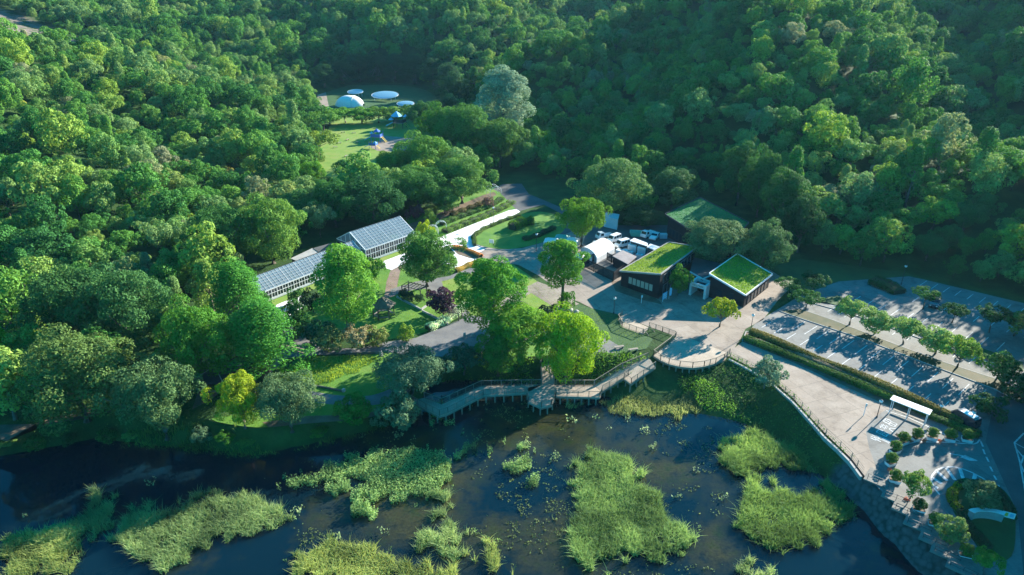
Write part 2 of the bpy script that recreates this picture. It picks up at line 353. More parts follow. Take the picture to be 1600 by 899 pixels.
# ------------------------------------------------------------------ paving, lawns and beds (sheets 4 mm apart, all above the ground)
def sheet(name, mat, poly, layer, z=0.0):
    o = MB().sheet(WP(poly, z + 0.020 + 0.004 * layer)).build(name, M[mat] if isinstance(mat, str) else mat)
    return tag(o, kind='structure')
def smooth_poly(pts, k=4):
    out = []; n = len(pts)
    for i in range(n):
        p0, p1, p2, p3 = [Vector(pts[(i + j) % n]) for j in (-1, 0, 1, 2)]
        for s_ in range(k):
            t = s_ / k
            out.append(tuple(0.5 * ((2 * p1) + (-p0 + p2) * t + (2 * p0 - 5 * p1 + 4 * p2 - p3) * t * t + (-p0 + 3 * p1 - 3 * p2 + p3) * t ** 3)))
    return out
# lawns
sheet('lawn', 'lawn', smooth_poly([(440, 590), (470, 560), (560, 556), (610, 552), (650, 560), (640, 600), (600, 640), (540, 650), (470, 662), (400, 668), (330, 655), (400, 640)]), 0)
sheet('lawn', 'lawn', [(540, 525), (470, 500), (500, 450), (575, 425), (620, 415), (660, 440), (690, 470), (725, 490), (700, 506), (655, 522), (600, 532), (560, 540)], 0)
sheet('lawn', 'dry_lawn', [(690, 437), (730, 425), (800, 412), (815, 422), (860, 455), (890, 468), (868, 484), (835, 498), (790, 500), (725, 492), (690, 470), (665, 455)], 0)
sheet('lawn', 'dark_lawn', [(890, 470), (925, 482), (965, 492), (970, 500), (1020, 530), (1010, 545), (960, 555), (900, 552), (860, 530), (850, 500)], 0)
sheet('lawn', 'lawn', [(700, 560), (735, 545), (850, 510), (900, 550), (840, 557), (740, 560)], 0)
sheet('lawn', 'lawn', [(620, 345), (680, 322), (740, 300), (775, 290), (806, 327), (795, 329), (735, 352), (700, 366), (690, 372), (650, 375)], 0)
sheet('meadow', 'dry_lawn', smooth_poly([(512, 205), (530, 182), (600, 182), (650, 190), (655, 215), (640, 240), (600, 262), (560, 285), (505, 290), (492, 265), (498, 235)]), 0)
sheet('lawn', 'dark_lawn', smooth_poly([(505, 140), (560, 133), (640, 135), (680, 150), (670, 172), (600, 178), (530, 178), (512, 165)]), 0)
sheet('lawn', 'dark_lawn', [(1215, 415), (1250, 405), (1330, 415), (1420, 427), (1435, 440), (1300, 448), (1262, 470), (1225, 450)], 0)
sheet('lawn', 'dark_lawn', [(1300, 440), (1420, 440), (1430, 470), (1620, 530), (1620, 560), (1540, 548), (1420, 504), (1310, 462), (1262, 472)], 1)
# asphalt car park and road
sheet('car_park', 'lot', [(1195, 496), (1250, 462), (1310, 440), (1420, 432), (1440, 436), (1600, 474), (2100, 600), (2600, 1300), (1700, 1300), (1560, 960), (1495, 880), (1442, 830), (1412, 804), (1374, 764), (1352, 742), (1400, 644), (1330, 600), (1240, 560), (1166, 522), (1180, 506)], 2)
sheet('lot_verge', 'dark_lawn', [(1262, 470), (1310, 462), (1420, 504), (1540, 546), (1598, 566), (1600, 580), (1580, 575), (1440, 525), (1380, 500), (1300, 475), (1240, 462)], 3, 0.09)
sheet('planting_strip', 'verge', [(1220, 486), (1250, 483), (1300, 500), (1390, 535), (1480, 568), (1555, 592), (1600, 612), (1596, 628), (1550, 606), (1440, 565), (1350, 530), (1250, 497)], 3, 0.09)
sheet('dark_road', 'asphalt', [(1560, 600), (1700, 640), (2100, 760), (2100, 1300), (1700, 1300), (1600, 905), (1590, 800), (1540, 690)], 3)
sheet('forecourt', 'lot', smooth_poly([(1372, 742), (1358, 700), (1352, 675), (1362, 655), (1385, 640), (1400, 640), (1530, 694), (1550, 740), (1600, 900), (1580, 940), (1520, 880), (1440, 800)], 3), 4)
# plaza, promenade, upper road
sheet('road', 'asphalt', [(770, 296), (785, 288), (815, 287), (826, 303), (850, 313), (885, 328), (908, 346), (930, 350), (960, 352), (1045, 352), (1075, 372), (1045, 400), (960, 420), (905, 415), (870, 400), (845, 380), (886, 352), (884, 338), (850, 320), (812, 330), (806, 327), (780, 300)], 1)
sheet('plaza', 'plaza', [(752, 384), (780, 390), (815, 388), (845, 380), (884, 366), (920, 350), (905, 400), (960, 420), (1100, 415), (1200, 420), (1240, 445), (1215, 470), (1192, 500), (1165, 514), (1158, 528), (1145, 548), (1140, 557), (1085, 560), (1035, 556),
       (1056, 526), (1012, 510), (968, 492), (925, 482), (905, 472), (888, 466), (872, 452), (840, 430), (810, 414), (765, 408), (745, 398)], 2)
sheet('promenade', 'plaza', [(1140, 557), (1145, 546), (1160, 534), (1230, 560), (1330, 605), (1400, 640), (1385, 640), (1362, 655), (1353, 675), (1358, 700), (1374, 744), (1352, 745), (1330, 716), (1290, 678), (1240, 623), (1200, 588), (1166, 570)], 5)
sheet('plaza_path', 'plaza', [(888, 466), (872, 452), (840, 440), (795, 462), (760, 490), (790, 482), (830, 458), (862, 478), (880, 485), (905, 475)], 3)
sheet('white_path', 'white_path', [(600, 408), (655, 387), (679, 374), (700, 366), (735, 352), (795, 329), (807, 327), (813, 331), (800, 338), (762, 353), (742, 362), (735, 370), (739, 379), (760, 389), (748, 395), (756, 400), (715, 418), (700, 420), (690, 412), (712, 396), (700, 384), (680, 392), (640, 408), (612, 422), (597, 418)], 4)
sheet('white_path', 'white_path', [(397, 493), (440, 473), (470, 462), (480, 478), (462, 486), (440, 515), (418, 512), (400, 505)], 4)
sheet('oval_lawn', 'lawn', smooth_poly([(737, 370), (752, 358), (800, 338), (845, 331), (876, 340), (885, 352), (872, 368), (840, 381), (800, 389), (770, 388), (745, 381)]), 5)
sheet('path', 'path', [(430, 505), (455, 497), (480, 530), (500, 543), (560, 545), (600, 535), (650, 528), (700, 508), (735, 493), (790, 500), (760, 530), (740, 548), (700, 558), (650, 556), (600, 550), (540, 553), (480, 556), (450, 560), (415, 590), (405, 585), (440, 545)], 3)
sheet('path', 'path', [(610, 452), (650, 440), (700, 432), (745, 415), (760, 405), (765, 412), (735, 428), (690, 440), (700, 470), (735, 488), (728, 496), (690, 478), (672, 452), (650, 452), (612, 462)], 4)
sheet('brick_path', 'brick_path', [(612, 418), (628, 412), (622, 440), (618, 462), (600, 468), (604, 440)], 3)
sheet('garden_path', 'soil', [(640, 350), (700, 328), (755, 305), (772, 300), (776, 305), (745, 318), (700, 338), (672, 350), (650, 362), (640, 372), (620, 360)], 2)
sheet('dirt_path', 'path', smooth_poly([(400, 603), (450, 606), (490, 612), (530, 618), (580, 618), (620, 602), (650, 580), (658, 588), (640, 612), (600, 630), (560, 634), (500, 630), (455, 618), (400, 614)]), 3)
sheet('dirt_path', 'soil', [(320, 590), (345, 596), (400, 600), (450, 602), (448, 610), (400, 612), (350, 608), (330, 625), (300, 640), (310, 610)], 4)
sheet('shore_path', 'soil', [(410, 660), (480, 650), (560, 648), (600, 640), (598, 648), (560, 656), (480, 662), (420, 668)], 4)
sheet('bare_ground', 'soil', [(10, 690), (60, 660), (110, 645), (190, 630), (195, 638), (130, 655), (80, 662), (0, 664), (-60, 668)], 3)
sheet('bare_ground', 'soil', [(200, 580), (260, 565), (300, 556), (300, 562), (240, 580), (200, 590)], 3)
sheet('paving', 'brick_path', [(700, 515), (760, 500), (860, 500), (870, 520), (840, 528), (790, 540), (790, 556), (760, 555), (735, 545)], 1)
sheet('paving', 'path', [(925, 527), (950, 530), (975, 545), (960, 552), (930, 550)], 3)
sheet('flower_bed', 'soil', [(700, 383), (720, 384), (752, 400), (750, 405), (735, 404), (716, 398)], 6)
sheet('bed', 'soil', [(955, 440), (975, 438), (1030, 470), (1035, 476), (1000, 468), (962, 455)], 6)
sheet('valley_road', 'plaza', [(497, 135), (507, 135), (515, 172), (495, 176)], 3)
sheet('play_yard', 'plaza', [(597, 212), (640, 216), (668, 226), (668, 240), (590, 236), (578, 230), (592, 222)], 3)
sheet('greenhouse_bed', 'dry_lawn', [(424, 470), (571, 412), (655, 381), (665, 386), (600, 408), (440, 473), (428, 480)], 1)
# ------------------------------------------------------------------ foliage
def leaf_mat(name, stops=None, rough=0.75, transl=0.22):
    """leaf material; without stops it takes the object's own colour"""
    m, nt, b = new_mat(name)
    oi = N(nt, "ShaderNodeObjectInfo")
    if stops:
        n1 = noise(nt, 0.018, 3, 0.6, coord=oi.outputs['Location'])
        a = N(nt, "ShaderNodeMath", operation='MULTIPLY_ADD'); nt.links.new(oi.outputs['Random'], a.inputs[0]); a.inputs[1].default_value = 0.62
        s_ = N(nt, "ShaderNodeMath", operation='MULTIPLY_ADD'); nt.links.new(n1, s_.inputs[0]); s_.inputs[1].default_value = 0.9; s_.inputs[2].default_value = -0.26
        nt.links.new(s_.outputs[0], a.inputs[2])
        col = ramp(nt, stops, a.outputs[0])
    else:
        col = oi.outputs['Color']
    at = N(nt, "ShaderNodeAttribute", attribute_name='leaf')      # each leaf clump's own tint
    hs = N(nt, "ShaderNodeHueSaturation"); nt.links.new(col, hs.inputs['Color'])
    v = N(nt, "ShaderNodeMapRange"); v.inputs[3].default_value = 0.7; v.inputs[4].default_value = 1.85; nt.links.new(at.outputs['Fac'], v.inputs[0]); nt.links.new(v.outputs[0], hs.inputs['Value'])
    h = N(nt, "ShaderNodeMapRange"); h.inputs[3].default_value = 0.512; h.inputs[4].default_value = 0.485; nt.links.new(at.outputs['Fac'], h.inputs[0]); nt.links.new(h.outputs[0], hs.inputs['Hue'])
    col = hs.outputs[0]
    nt.links.new(col, b.inputs['Base Color']); b.inputs['Roughness'].default_value = rough; b.inputs['Specular IOR Level'].default_value = 0.06
    tr = N(nt, "ShaderNodeBsdfTranslucent"); tc = N(nt, "ShaderNodeHueSaturation"); tc.inputs['Hue'].default_value = 0.485; tc.inputs['Saturation'].default_value = 1.1; tc.inputs['Value'].default_value = 1.6
    nt.links.new(col, tc.inputs['Color']); nt.links.new(tc.outputs[0], tr.inputs['Color'])
    mx = N(nt, "ShaderNodeMixShader"); mx.inputs[0].default_value = transl
    nt.links.new(b.outputs[0], mx.inputs[1]); nt.links.new(tr.outputs[0], mx.inputs[2]); nt.links.new(mx.outputs[0], nt.nodes['Material Output'].inputs[0])
    return m
FOREST = leaf_mat('forest_leaves', [(0.05, (0.022, 0.088, 0.026)), (0.22, (0.036, 0.128, 0.030)), (0.38, (0.056, 0.168, 0.032)), (0.52, (0.095, 0.215, 0.036)), (0.64, (0.13, 0.22, 0.075)), (0.76, (0.17, 0.27, 0.040)), (0.86, (0.18, 0.20, 0.11)), (0.94, (0.30, 0.32, 0.05)), (1.0, (0.24, 0.18, 0.09))])
LEAF = leaf_mat('garden_leaves')
M['reed'] = leaf_mat('reed_blades', rough=0.6, transl=0.35)

def leaf_mesh(name, cen, nor, size, rng, mat, aspect=0.7, tint=None):
    n = len(cen); cen = np.asarray(cen, float); nor = np.asarray(nor, float); size = np.asarray(size, float).reshape(-1, 1)
    nor /= np.linalg.norm(nor, axis=1, keepdims=True) + 1e-9
    r = rng.normal(size=(n, 3)); t = np.cross(nor, r); t /= np.linalg.norm(t, axis=1, keepdims=True) + 1e-9; b = np.cross(nor, t)
    a = size * 0.5; c = a * aspect
    fold = nor * a * 0.25
    vs = np.stack([cen - t * a + fold, cen - b * c, cen + t * a + fold, cen + b * c], 1).reshape(-1, 3)
    me = bpy.data.meshes.new(name); me.vertices.add(4 * n); me.vertices.foreach_set('co', vs.ravel())
    me.loops.add(4 * n); me.loops.foreach_set('vertex_index', np.arange(4 * n)); me.polygons.add(n); me.polygons.foreach_set('loop_start', np.arange(n) * 4)
    me.update(calc_edges=True)
    at = me.attributes.new('leaf', 'FLOAT', 'FACE'); at.data.foreach_set('value', (rng.rand(n) if tint is None else tint).astype(np.float32))
    me.materials.append(mat); return me
def lobed(lobes, n, size, rng, jitter=0.55, up=0.25, shell=(0.75, 1.05)):
    """leaf clumps over a set of lobes (centre, radii)"""
    L = len(lobes); area = np.array([(l[1][0] * l[1][2]) for l in lobes]); cnt = np.maximum(4, (n * area / area.sum()).astype(int))
    C_, N_, S_, T_ = [], [], [], []
    allc = np.array([l[0] for l in lobes]); cc = allc.mean(0)
    for (c, r), k in zip(lobes, cnt):
        d = rng.normal(size=(k, 3)); d /= np.linalg.norm(d, axis=1, keepdims=True)
        out = np.array(c) - cc; out = out / (np.linalg.norm(out) + 1e-6)
        flip = (d @ out < -0.15) & (rng.rand(k) < 0.75); d[flip] *= -1
        low = (d[:, 2] < -0.3) & (rng.rand(k) < 0.5); d[low, 2] *= -1
        rr = rng.uniform(shell[0], shell[1], (k, 1)); p = np.array(c) + d * np.array(r) * rr
        nn = d + rng.normal(size=(k, 3)) * jitter + np.array([0, 0, up])
        C_.append(p); N_.append(nn); S_.append(size * rng.uniform(0.6, 1.35, k)); T_.append(np.clip(rng.rand() * 0.55 + rng.rand(k) * 0.45, 0, 1))
    return np.concatenate(C_), np.concatenate(N_), np.concatenate(S_), np.concatenate(T_)
def limbs(mb, lobes, H0, r0, rng, k=6, bend=0.3):
    top = np.array([l[0] for l in lobes]); zc = top[:, 2].max()
    pts = [(0, 0, 0), (rng.normal() * 0.08, rng.normal() * 0.08, H0 * 0.5), (rng.normal() * 0.15, rng.normal() * 0.15, H0), (rng.normal() * .3, rng.normal() * .3, H0 + (zc - H0) * 0.55)]
    mb.tube(pts, [r0 * 1.25, r0, r0 * 0.8, r0 * 0.3], 8)
    idx = rng.choice(len(lobes), min(k, len(lobes)), replace=False)
    for i in idx:
        c = np.array(lobes[i][0]); z = H0 * rng.uniform(0.75, 1.0) + max(0, (c[2] - H0)) * 0.2
        z = min(z, H0 + (zc - H0) * 0.4)
        mid = (c * 0.5 + np.array([0, 0, z]) * 0.5) + np.array([0, 0, -0.1 * abs(c[0])])
        mb.tube([(0, 0, z), tuple(mid), tuple(c)], [r0 * 0.5, r0 * 0.3, r0 * 0.1], 6)
def ell_lobes(R, z0, z1, k, lr, rng, shape='round', wob=0.12):
    out = []; ga = 2.39996; hz = (z1 - z0) / 2; zc = (z0 + z1) / 2
    for i in range(k):
        t = (i + 0.5) / k; u = 1 - 2 * t; rr = math.sqrt(max(0, 1 - u * u))
        if shape == 'egg': rr *= 1.0 if u < -0.1 else (1 - 0.25 * u)
        if shape == 'dome': u = u * 0.5 + 0.4; rr = math.sqrt(max(0, 1 - u * u))
        if shape == 'cone': rr = (1 - (u + 1) / 2) ** 0.75 * 1.15
        a = i * ga + rng.normal() * 0.25; f = 0.78 * (1 + rng.normal() * wob)
        l = lr * rng.uniform(0.7, 1.3)
        out.append(((math.cos(a) * rr * R * f, math.sin(a) * rr * R * f, zc + u * hz * 0.85 * (1 + rng.normal() * wob * 0.5)), (l, l, l * 0.8)))
    for i in range(max(3, k // 5)):
        a = rng.rand() * 6.28; q = rng.uniform(0, 0.35) * R
        out.append(((q * math.cos(a), q * math.sin(a), zc + rng.uniform(-0.4, 0.5) * hz), (R * 0.42,) * 2 + (hz * 0.45,)))
    return out
KIND = {}
def make_kind(key, seed, R, H, trunk, k, lr, n, leaf, shape='round', tr=0.18, wob=0.12, jitter=0.55, aspect=0.7, mat=None):
    rng = np.random.RandomState(seed); lobes = ell_lobes(R, trunk, H, int(k * 1.15), lr * .88, rng, shape, wob + .05)
    c, nn, s_, t_ = lobed(lobes, n, leaf, rng, jitter)
    zz = 0.5 * t_ + 0.5 * rng.rand(len(t_))
    crown = leaf_mesh('crown', c, nn, s_, rng, mat or LEAF, aspect, zz)
    mb = MB(); limbs(mb, lobes, max(trunk, 0.25 * H) if shape != 'cone' else H * 0.6, tr, rng, 7)
    me = bpy.data.meshes.new('trunk'); me.from_pydata(mb.v, [], mb.f); me.update(); me.polygons.foreach_set('use_smooth', [True] * len(me.polygons)); me.materials.append(M['bark'])
    R = 0.5 * (np.percentile(c[:, 0], 98.5) - np.percentile(c[:, 0], 1.5)); H = float(np.percentile(c[:, 2], 99.5)); KIND[key] = (crown, me, R, H)
for i in range(6): make_kind('forest%d' % i, 11 + i, 3.3 + 0.25 * (i % 3), 7.6 + 0.6 * (i % 2), 1.8, 20 + 3 * i, 1.25 - 0.06 * i, 3900, 0.37, ['round', 'dome', 'egg'][i % 3], wob=0.2, mat=FOREST)
make_kind('forest6', 31, 2.3, 10.0, 1.0, 26, 0.75, 3000, 0.32, 'cone', wob=0.15, mat=FOREST)
make_kind('forest7', 32, 3.0, 7.5, 2.6, 12, 1.15, 2300, 0.32, 'dome', wob=0.3, mat=FOREST)
make_kind('plane0', 41, 4.3, 17.0, 2.6, 46, 1.55, 23000, 0.30, 'egg', 0.34, 0.14)
make_kind('plane1', 42, 4.5, 15.0, 3.0, 44, 1.55, 22000, 0.29, 'round', 0.32, 0.18)
make_kind('plane2', 43, 3.6, 14.0, 4.6, 34, 1.3, 15000, 0.28, 'egg', 0.28, 0.2)
make_kind('broad0', 44, 5.6, 10.5, 1.4, 60, 1.5, 22000, 0.28, 'dome', 0.36, 0.14)
make_kind('broad1', 45, 5.2, 10.5, 1.2, 54, 1.5, 22000, 0.27, 'round', 0.36, 0.16)
make_kind('broad2', 46, 4.8, 9.5, 2.0, 40, 1.3, 17000, 0.27, 'round', 0.30, 0.22)
make_kind('meta0', 47, 4.0, 17.0, 0.6, 70, 1.25, 24000, 0.235, 'cone', 0.4, 0.14)
make_kind('small0', 48, 2.4, 5.0, 0.9, 26, 0.8, 3600, 0.30, 'round', 0.13, 0.2)
make_kind('small1', 49, 2.6, 4.6, 1.1, 24, 0.8, 3200, 0.30, 'dome', 0.14, 0.25)
make_kind('cherry0', 50, 3.2, 4.4, 2.3, 26, 0.85, 3000, 0.28, 'dome', 0.14, 0.25)
make_kind('cherry1', 51, 3.0, 4.7, 2.3, 22, 0.80, 2600, 0.28, 'dome', 0.13, 0.3)
make_kind('bush0', 52, 1.3, 2.2, 0.0, 18, 0.5, 1500, 0.22, 'round', 0.06, 0.15)
make_kind('bush1', 53, 1.4, 1.7, 0.0, 16, 0.5, 1300, 0.22, 'dome', 0.06, 0.2)
make_kind('ball0', 54, 0.8, 1.7, 0.1, 44, 0.22, 5200, 0.10, 'egg', 0.06, 0.02, 0.25)

TREES = []
def plant_at(kind, name, loc, width, height, color, label, cat='tree', group=None, rz=None, rng=random):
    crown, trunk, R, H = KIND[kind]
    e = empty(name, loc, rng.random() * 6.28 if rz is None else rz, label, cat, group)
    e.scale = (width / (2 * R), width / (2 * R), height / H)
    c = bpy.data.objects.new('crown', crown); t = bpy.data.objects.new('trunk', trunk)
    for o in (c, t): C.objects.link(o); o.parent = e
    if color: c.color = (*color, 1)
    TREES.append((loc[0], loc[1], width / 2)); return e
def tree_px(kind, name, bx, by, top, wpx, color, label, cat='tree', group=None, z=None):
    b = P(bx, by, 0); g = th(b.x, b.y)
    if g < -0.05 or g > 0.05:
        h_ = hit(bx, by); b = h_ if h_ is not None else b
    else: b.z = g
    d = proj(b.x, b.y, b.z + 4)[2]; w = wpx * d / FPX; h = height_for(b, top + 0.04 * wpx)
    return plant_at(kind, name, b, w * 1.02, h, color, label, cat, group)
random.seed(3)
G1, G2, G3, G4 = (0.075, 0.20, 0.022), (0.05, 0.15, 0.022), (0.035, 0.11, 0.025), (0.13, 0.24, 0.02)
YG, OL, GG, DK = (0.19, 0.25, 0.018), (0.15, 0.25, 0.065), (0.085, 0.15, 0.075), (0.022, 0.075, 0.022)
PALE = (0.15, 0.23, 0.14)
T = [
 ('plane0', 'plane_tree', 548, 523, 381, 84, (0.095, 0.23, 0.03), 'tall bright green plane tree standing in front of the long greenhouse'),
 ('plane1', 'plane_tree', 768, 535, 400, 94, (0.06, 0.19, 0.02), 'tall dense green tree on the lawn just left of the plaza path'),
 ('plane2', 'plane_tree', 877, 480, 372, 60, G1, 'slim green tree with a bare trunk beside the plaza, nearest the canopy tents'),
 ('broad1', 'broadleaf_tree', 884, 597, 478, 96, (0.15, 0.27, 0.015), 'bright yellow green broadleaf tree over the boardwalk platform'),
 ('plane2', 'plane_tree', 812, 564, 480, 84, (0.10, 0.22, 0.02), 'light green tree with a leaning pale trunk between two taller trees'),
 ('broad2', 'broadleaf_tree', 778, 592, 518, 72, G2, 'low mid green tree growing over the bank behind the boardwalk'),
 ('broad2', 'broadleaf_tree', 667, 448, 362, 92, (0.06, 0.15, 0.025), 'spreading green tree beside the orange flower bed'),
 ('small0', 'maple_tree', 693, 493, 449, 48, (0.045, 0.022, 0.035), 'small dark purple maple beside the white flowering border'),
 ('broad0', 'willow_tree', 645, 628, 549, 94, GG, 'wide grey green tree above the left end of the boardwalk'),
 ('small0', 'willow_tree', 628, 674, 608, 58, GG, 'smaller grey green tree at the water edge left of the boardwalk'),
 ('broad0', 'willow_tree', 458, 682, 590, 86, (0.085, 0.145, 0.06), 'grey green tree with a crooked trunk on the grassy bank'),
 ('broad2', 'broadleaf_tree', 384, 672, 585, 72, YG, 'bright yellow green tree beside the dirt path, near the pyramid shelter'),
 ('meta0', 'dawn_redwood', 418, 590, 468, 96, (0.055, 0.19, 0.028), 'tall conical dawn redwood at the fork of the asphalt path'),
 ('meta0', 'dawn_redwood', 380, 522, 405, 74, (0.06, 0.20, 0.03), 'conical dawn redwood close to the left end of the greenhouse'),
 ('broad1', 'broadleaf_tree', 318, 604, 466, 100, (0.055, 0.16, 0.022), 'round fresh green tree just behind the pyramid shelter'),
 ('small0', 'broadleaf_tree', 560, 674, 614, 52, (0.03, 0.14, 0.02), 'small dark green tree on the shore path'),
 ('broad1', 'broadleaf_tree', 138, 662, 514, 150, (0.075, 0.13, 0.035), 'huge olive green tree on the shaded shore at the left'),
 ('broad0', 'broadleaf_tree', 262, 688, 570, 108, (0.075, 0.14, 0.05), 'lumpy green tree at the pond edge with a pale sunlit crown'),
 ('broad2', 'broadleaf_tree', 2, 596, 512, 74, (0.16, 0.26, 0.015), 'yellow green tree cut by the left edge of the photo'),
 ('broad1', 'broadleaf_tree', 212, 556, 412, 118, (0.045, 0.12, 0.035), 'large blue green tree in the woods left of the dawn redwoods'),
 ('broad0', 'broadleaf_tree', 130, 545, 425, 110, (0.04, 0.11, 0.03), 'large dark green tree in the woods behind the huge olive one'),
 ('broad2', 'broadleaf_tree', 45, 620, 545, 80, (0.03, 0.10, 0.02), 'dark green tree in the shade at the left shore'),
 ('broad1', 'broadleaf_tree', 428, 412, 302, 92, (0.095, 0.19, 0.035), 'big light green tree behind the dark sheds of the greenhouse'),
 ('broad0', 'broadleaf_tree', 355, 425, 325, 80, (0.045, 0.13, 0.03), 'round dark green tree left of the light green one behind the sheds'),
 ('broad0', 'broadleaf_tree', 908, 386, 311, 64, (0.085, 0.19, 0.02), 'round yellow green tree at the yard entrance beside the pale shed'),
 ('broad1', 'broadleaf_tree', 958, 335, 245, 106, (0.08, 0.16, 0.045), 'big round pale green tree in front of the shaded woods'),
 ('broad2', 'broadleaf_tree', 1048, 330, 262, 72, (0.045, 0.11, 0.035), 'dark tree with sunlit top behind the yard, left of the large green roof'),
 ('broad1', 'broadleaf_tree', 1000, 352, 320, 56, DK, 'dark shaded tree behind the parked vehicles'),
 ('broad1', 'broadleaf_tree', 662, 296, 204, 92, (0.07, 0.17, 0.03), 'big round green tree below the playground'),
 ('broad2', 'broadleaf_tree', 722, 318, 243, 84, (0.075, 0.17, 0.035), 'green tree at the right end of the grove above the rose garden'),
 ('broad2', 'broadleaf_tree', 614, 300, 236, 62, (0.08, 0.17, 0.025), 'yellow tinged tree at the lower edge of the meadow'),
 ('broad0', 'broadleaf_tree', 655, 330, 262, 90, (0.055, 0.15, 0.03), 'dense green tree right behind the glasshouse roof ridge'),
 ('broad1', 'broadleaf_tree', 585, 350, 268, 92, (0.03, 0.10, 0.028), 'dark green tree directly behind the link between the glasshouses'),
 ('broad2', 'broadleaf_tree', 525, 355, 280, 74, (0.035, 0.12, 0.025), 'dark green tree left of the grove behind the greenhouse'),
 ('broad2', 'broadleaf_tree', 695, 334, 290, 56, (0.045, 0.14, 0.03), 'small green tree beside the rose garden path'),
 ('broad1', 'broadleaf_tree', 480, 352, 292, 84, (0.05, 0.14, 0.035), 'mid green tree between the light green tree and the grove'),
 ('plane0', 'poplar_tree', 786, 232, 104, 76, (0.17, 0.25, 0.15), 'tall silvery poplar with pale foliage at the head of the valley'),
 ('broad0', 'broadleaf_tree', 782, 262, 186, 66, (0.06, 0.14, 0.03), 'dark green tree at the foot of the silvery poplar'),
 ('broad0', 'broadleaf_tree', 726, 258, 163, 70, (0.055, 0.15, 0.03), 'round green tree left of the silvery poplar'),
 ('forest6', 'cypress_tree', 742, 162, 104, 18, None, 'narrow pointed cypress left of the silvery poplar top'),
 ('forest6', 'cypress_tree', 730, 165, 112, 16, None, 'narrow pointed cypress, leftmost of the two by the poplar'),
 ('forest6', 'cypress_tree', 462, 186, 128, 26, None, 'dark pointed conifer at the left edge of the tent clearing'),
 ('broad0', 'broadleaf_tree', 1114, 421, 346, 84, (0.09, 0.15, 0.06), 'pale green tree between the large green roof and the hall'),
 ('broad1', 'broadleaf_tree', 1190, 425, 343, 70, (0.06, 0.13, 0.045), 'dark tree with a sunlit top behind the square grass roof'),
 ('small1', 'broadleaf_tree', 1124, 511, 465, 48, (0.19, 0.25, 0.02), 'small yellow green tree alone on the plaza before the entrance'),
 ('small0', 'broadleaf_tree', 1058, 462, 413, 32, (0.05, 0.15, 0.02), 'small green tree beside the white entrance portal'),
 ('small0', 'willow_tree', 1193, 612, 557, 46, (0.12, 0.19, 0.11), 'round silvery willow on the promenade fence'),
 ('small1', 'broadleaf_tree', 725, 588, 540, 62, (0.03, 0.10, 0.055), 'blue green shaded tree by the bend of the asphalt path'),
 ('cherry1', 'cherry_tree', 500, 250, 204, 54, (0.12, 0.19, 0.03), 'yellowish tree at the left edge of the meadow'),
 ('cherry0', 'cherry_tree', 508, 212, 172, 48, (0.07, 0.17, 0.03), 'flat topped green tree above the yellowish one at the meadow edge'),
 ('small1', 'broadleaf_tree', 1421, 781, 738, 44, (0.11, 0.20, 0.04), 'leafy tree between the planters and the stepped waterside terraces'),
 ('small0', 'broadleaf_tree', 1484, 850, 808, 44, (0.10, 0.17, 0.05), 'loose tree over the second terrace, near the lower planters'),
 ('small1', 'broadleaf_tree', 1534, 897, 862, 42, (0.09, 0.20, 0.03), 'bright tree at the bottom right by the lowest planter'),
 ('small0', 'pine_tree', 1529, 797, 752, 48, (0.09, 0.14, 0.06), 'pine like tree on the oval traffic island behind the stone sign'),
 ('small1', 'broadleaf_tree', 1584, 525, 487, 56, (0.14, 0.17, 0.04), 'yellowish tree at the right edge beside the upper car park'),
]
for a in T: tree_px(*a)
for i, (bx, by, top, w, col, wh) in enumerate([(172, 694, 672, 30, G3, 'left of the lumpy pond edge tree'), (205, 696, 676, 24, OL, 'just left of the lumpy pond edge tree'), (318, 698, 670, 34, GG, 'right of the lumpy pond edge tree'), (352, 700, 676, 30, G2, 'below the bright yellow green tree'),
        (388, 706, 686, 26, (0.10, 0.18, 0.04), 'below right of the bright yellow green tree'), (500, 690, 668, 28, G2, 'right of the crooked grey green tree'), (595, 668, 640, 34, GG, 'left of the smaller grey green tree'), (110, 700, 680, 26, DK, 'below the huge olive green tree'), (60, 704, 682, 30, G3, 'at the left on the shaded shore'), (20, 708, 688, 26, OL, 'farthest left on the shaded shore'), (535, 660, 640, 26, (0.12, 0.2, 0.04), 'left of the small shore path tree')]):
    tree_px('small1' if i % 2 else 'bush0', 'garden_shrub', bx, by, top, w, col, 'waterside shrub ' + wh, 'shrub')
# crowded groups of the same kind
def bushes(lst, kinds, name, labels, cat, group=None):
    for i, (bx, by, top, w, col) in enumerate(lst):
        tree_px(kinds[i % len(kinds)], name, bx, by, top, w, col, labels[i], cat, group)
bushes([(1327, 508, 468, 54, OL), (1367, 521, 485, 46, OL), (1411, 538, 498, 52, OL), (1461, 553, 512, 54, OL), (1495, 575, 526, 56, (0.14, 0.24, 0.04)), (1556, 594, 550, 50, G3)],
       ['small1', 'small0'], 'cherry_tree', ['leftmost of the row of small trees on the car park planting strip', 'second small tree from the left on the car park strip', 'third small tree from the left on the car park strip',
        'fourth small tree from the left on the car park strip', 'fifth tree on the car park strip with its trunk in view', 'dark broad tree at the right end of the car park strip'], 'tree', 'small trees on the car park strip')
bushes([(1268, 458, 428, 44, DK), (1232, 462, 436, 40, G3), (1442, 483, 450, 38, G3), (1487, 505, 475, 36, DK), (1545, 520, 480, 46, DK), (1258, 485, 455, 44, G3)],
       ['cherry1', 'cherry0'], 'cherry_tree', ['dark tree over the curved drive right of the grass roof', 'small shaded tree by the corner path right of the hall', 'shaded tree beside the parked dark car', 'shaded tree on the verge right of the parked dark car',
        'dark low tree on the verge near the right edge', 'shaded tree with sunlit sprigs at the car park corner'], 'tree', 'shaded trees around the upper car park')
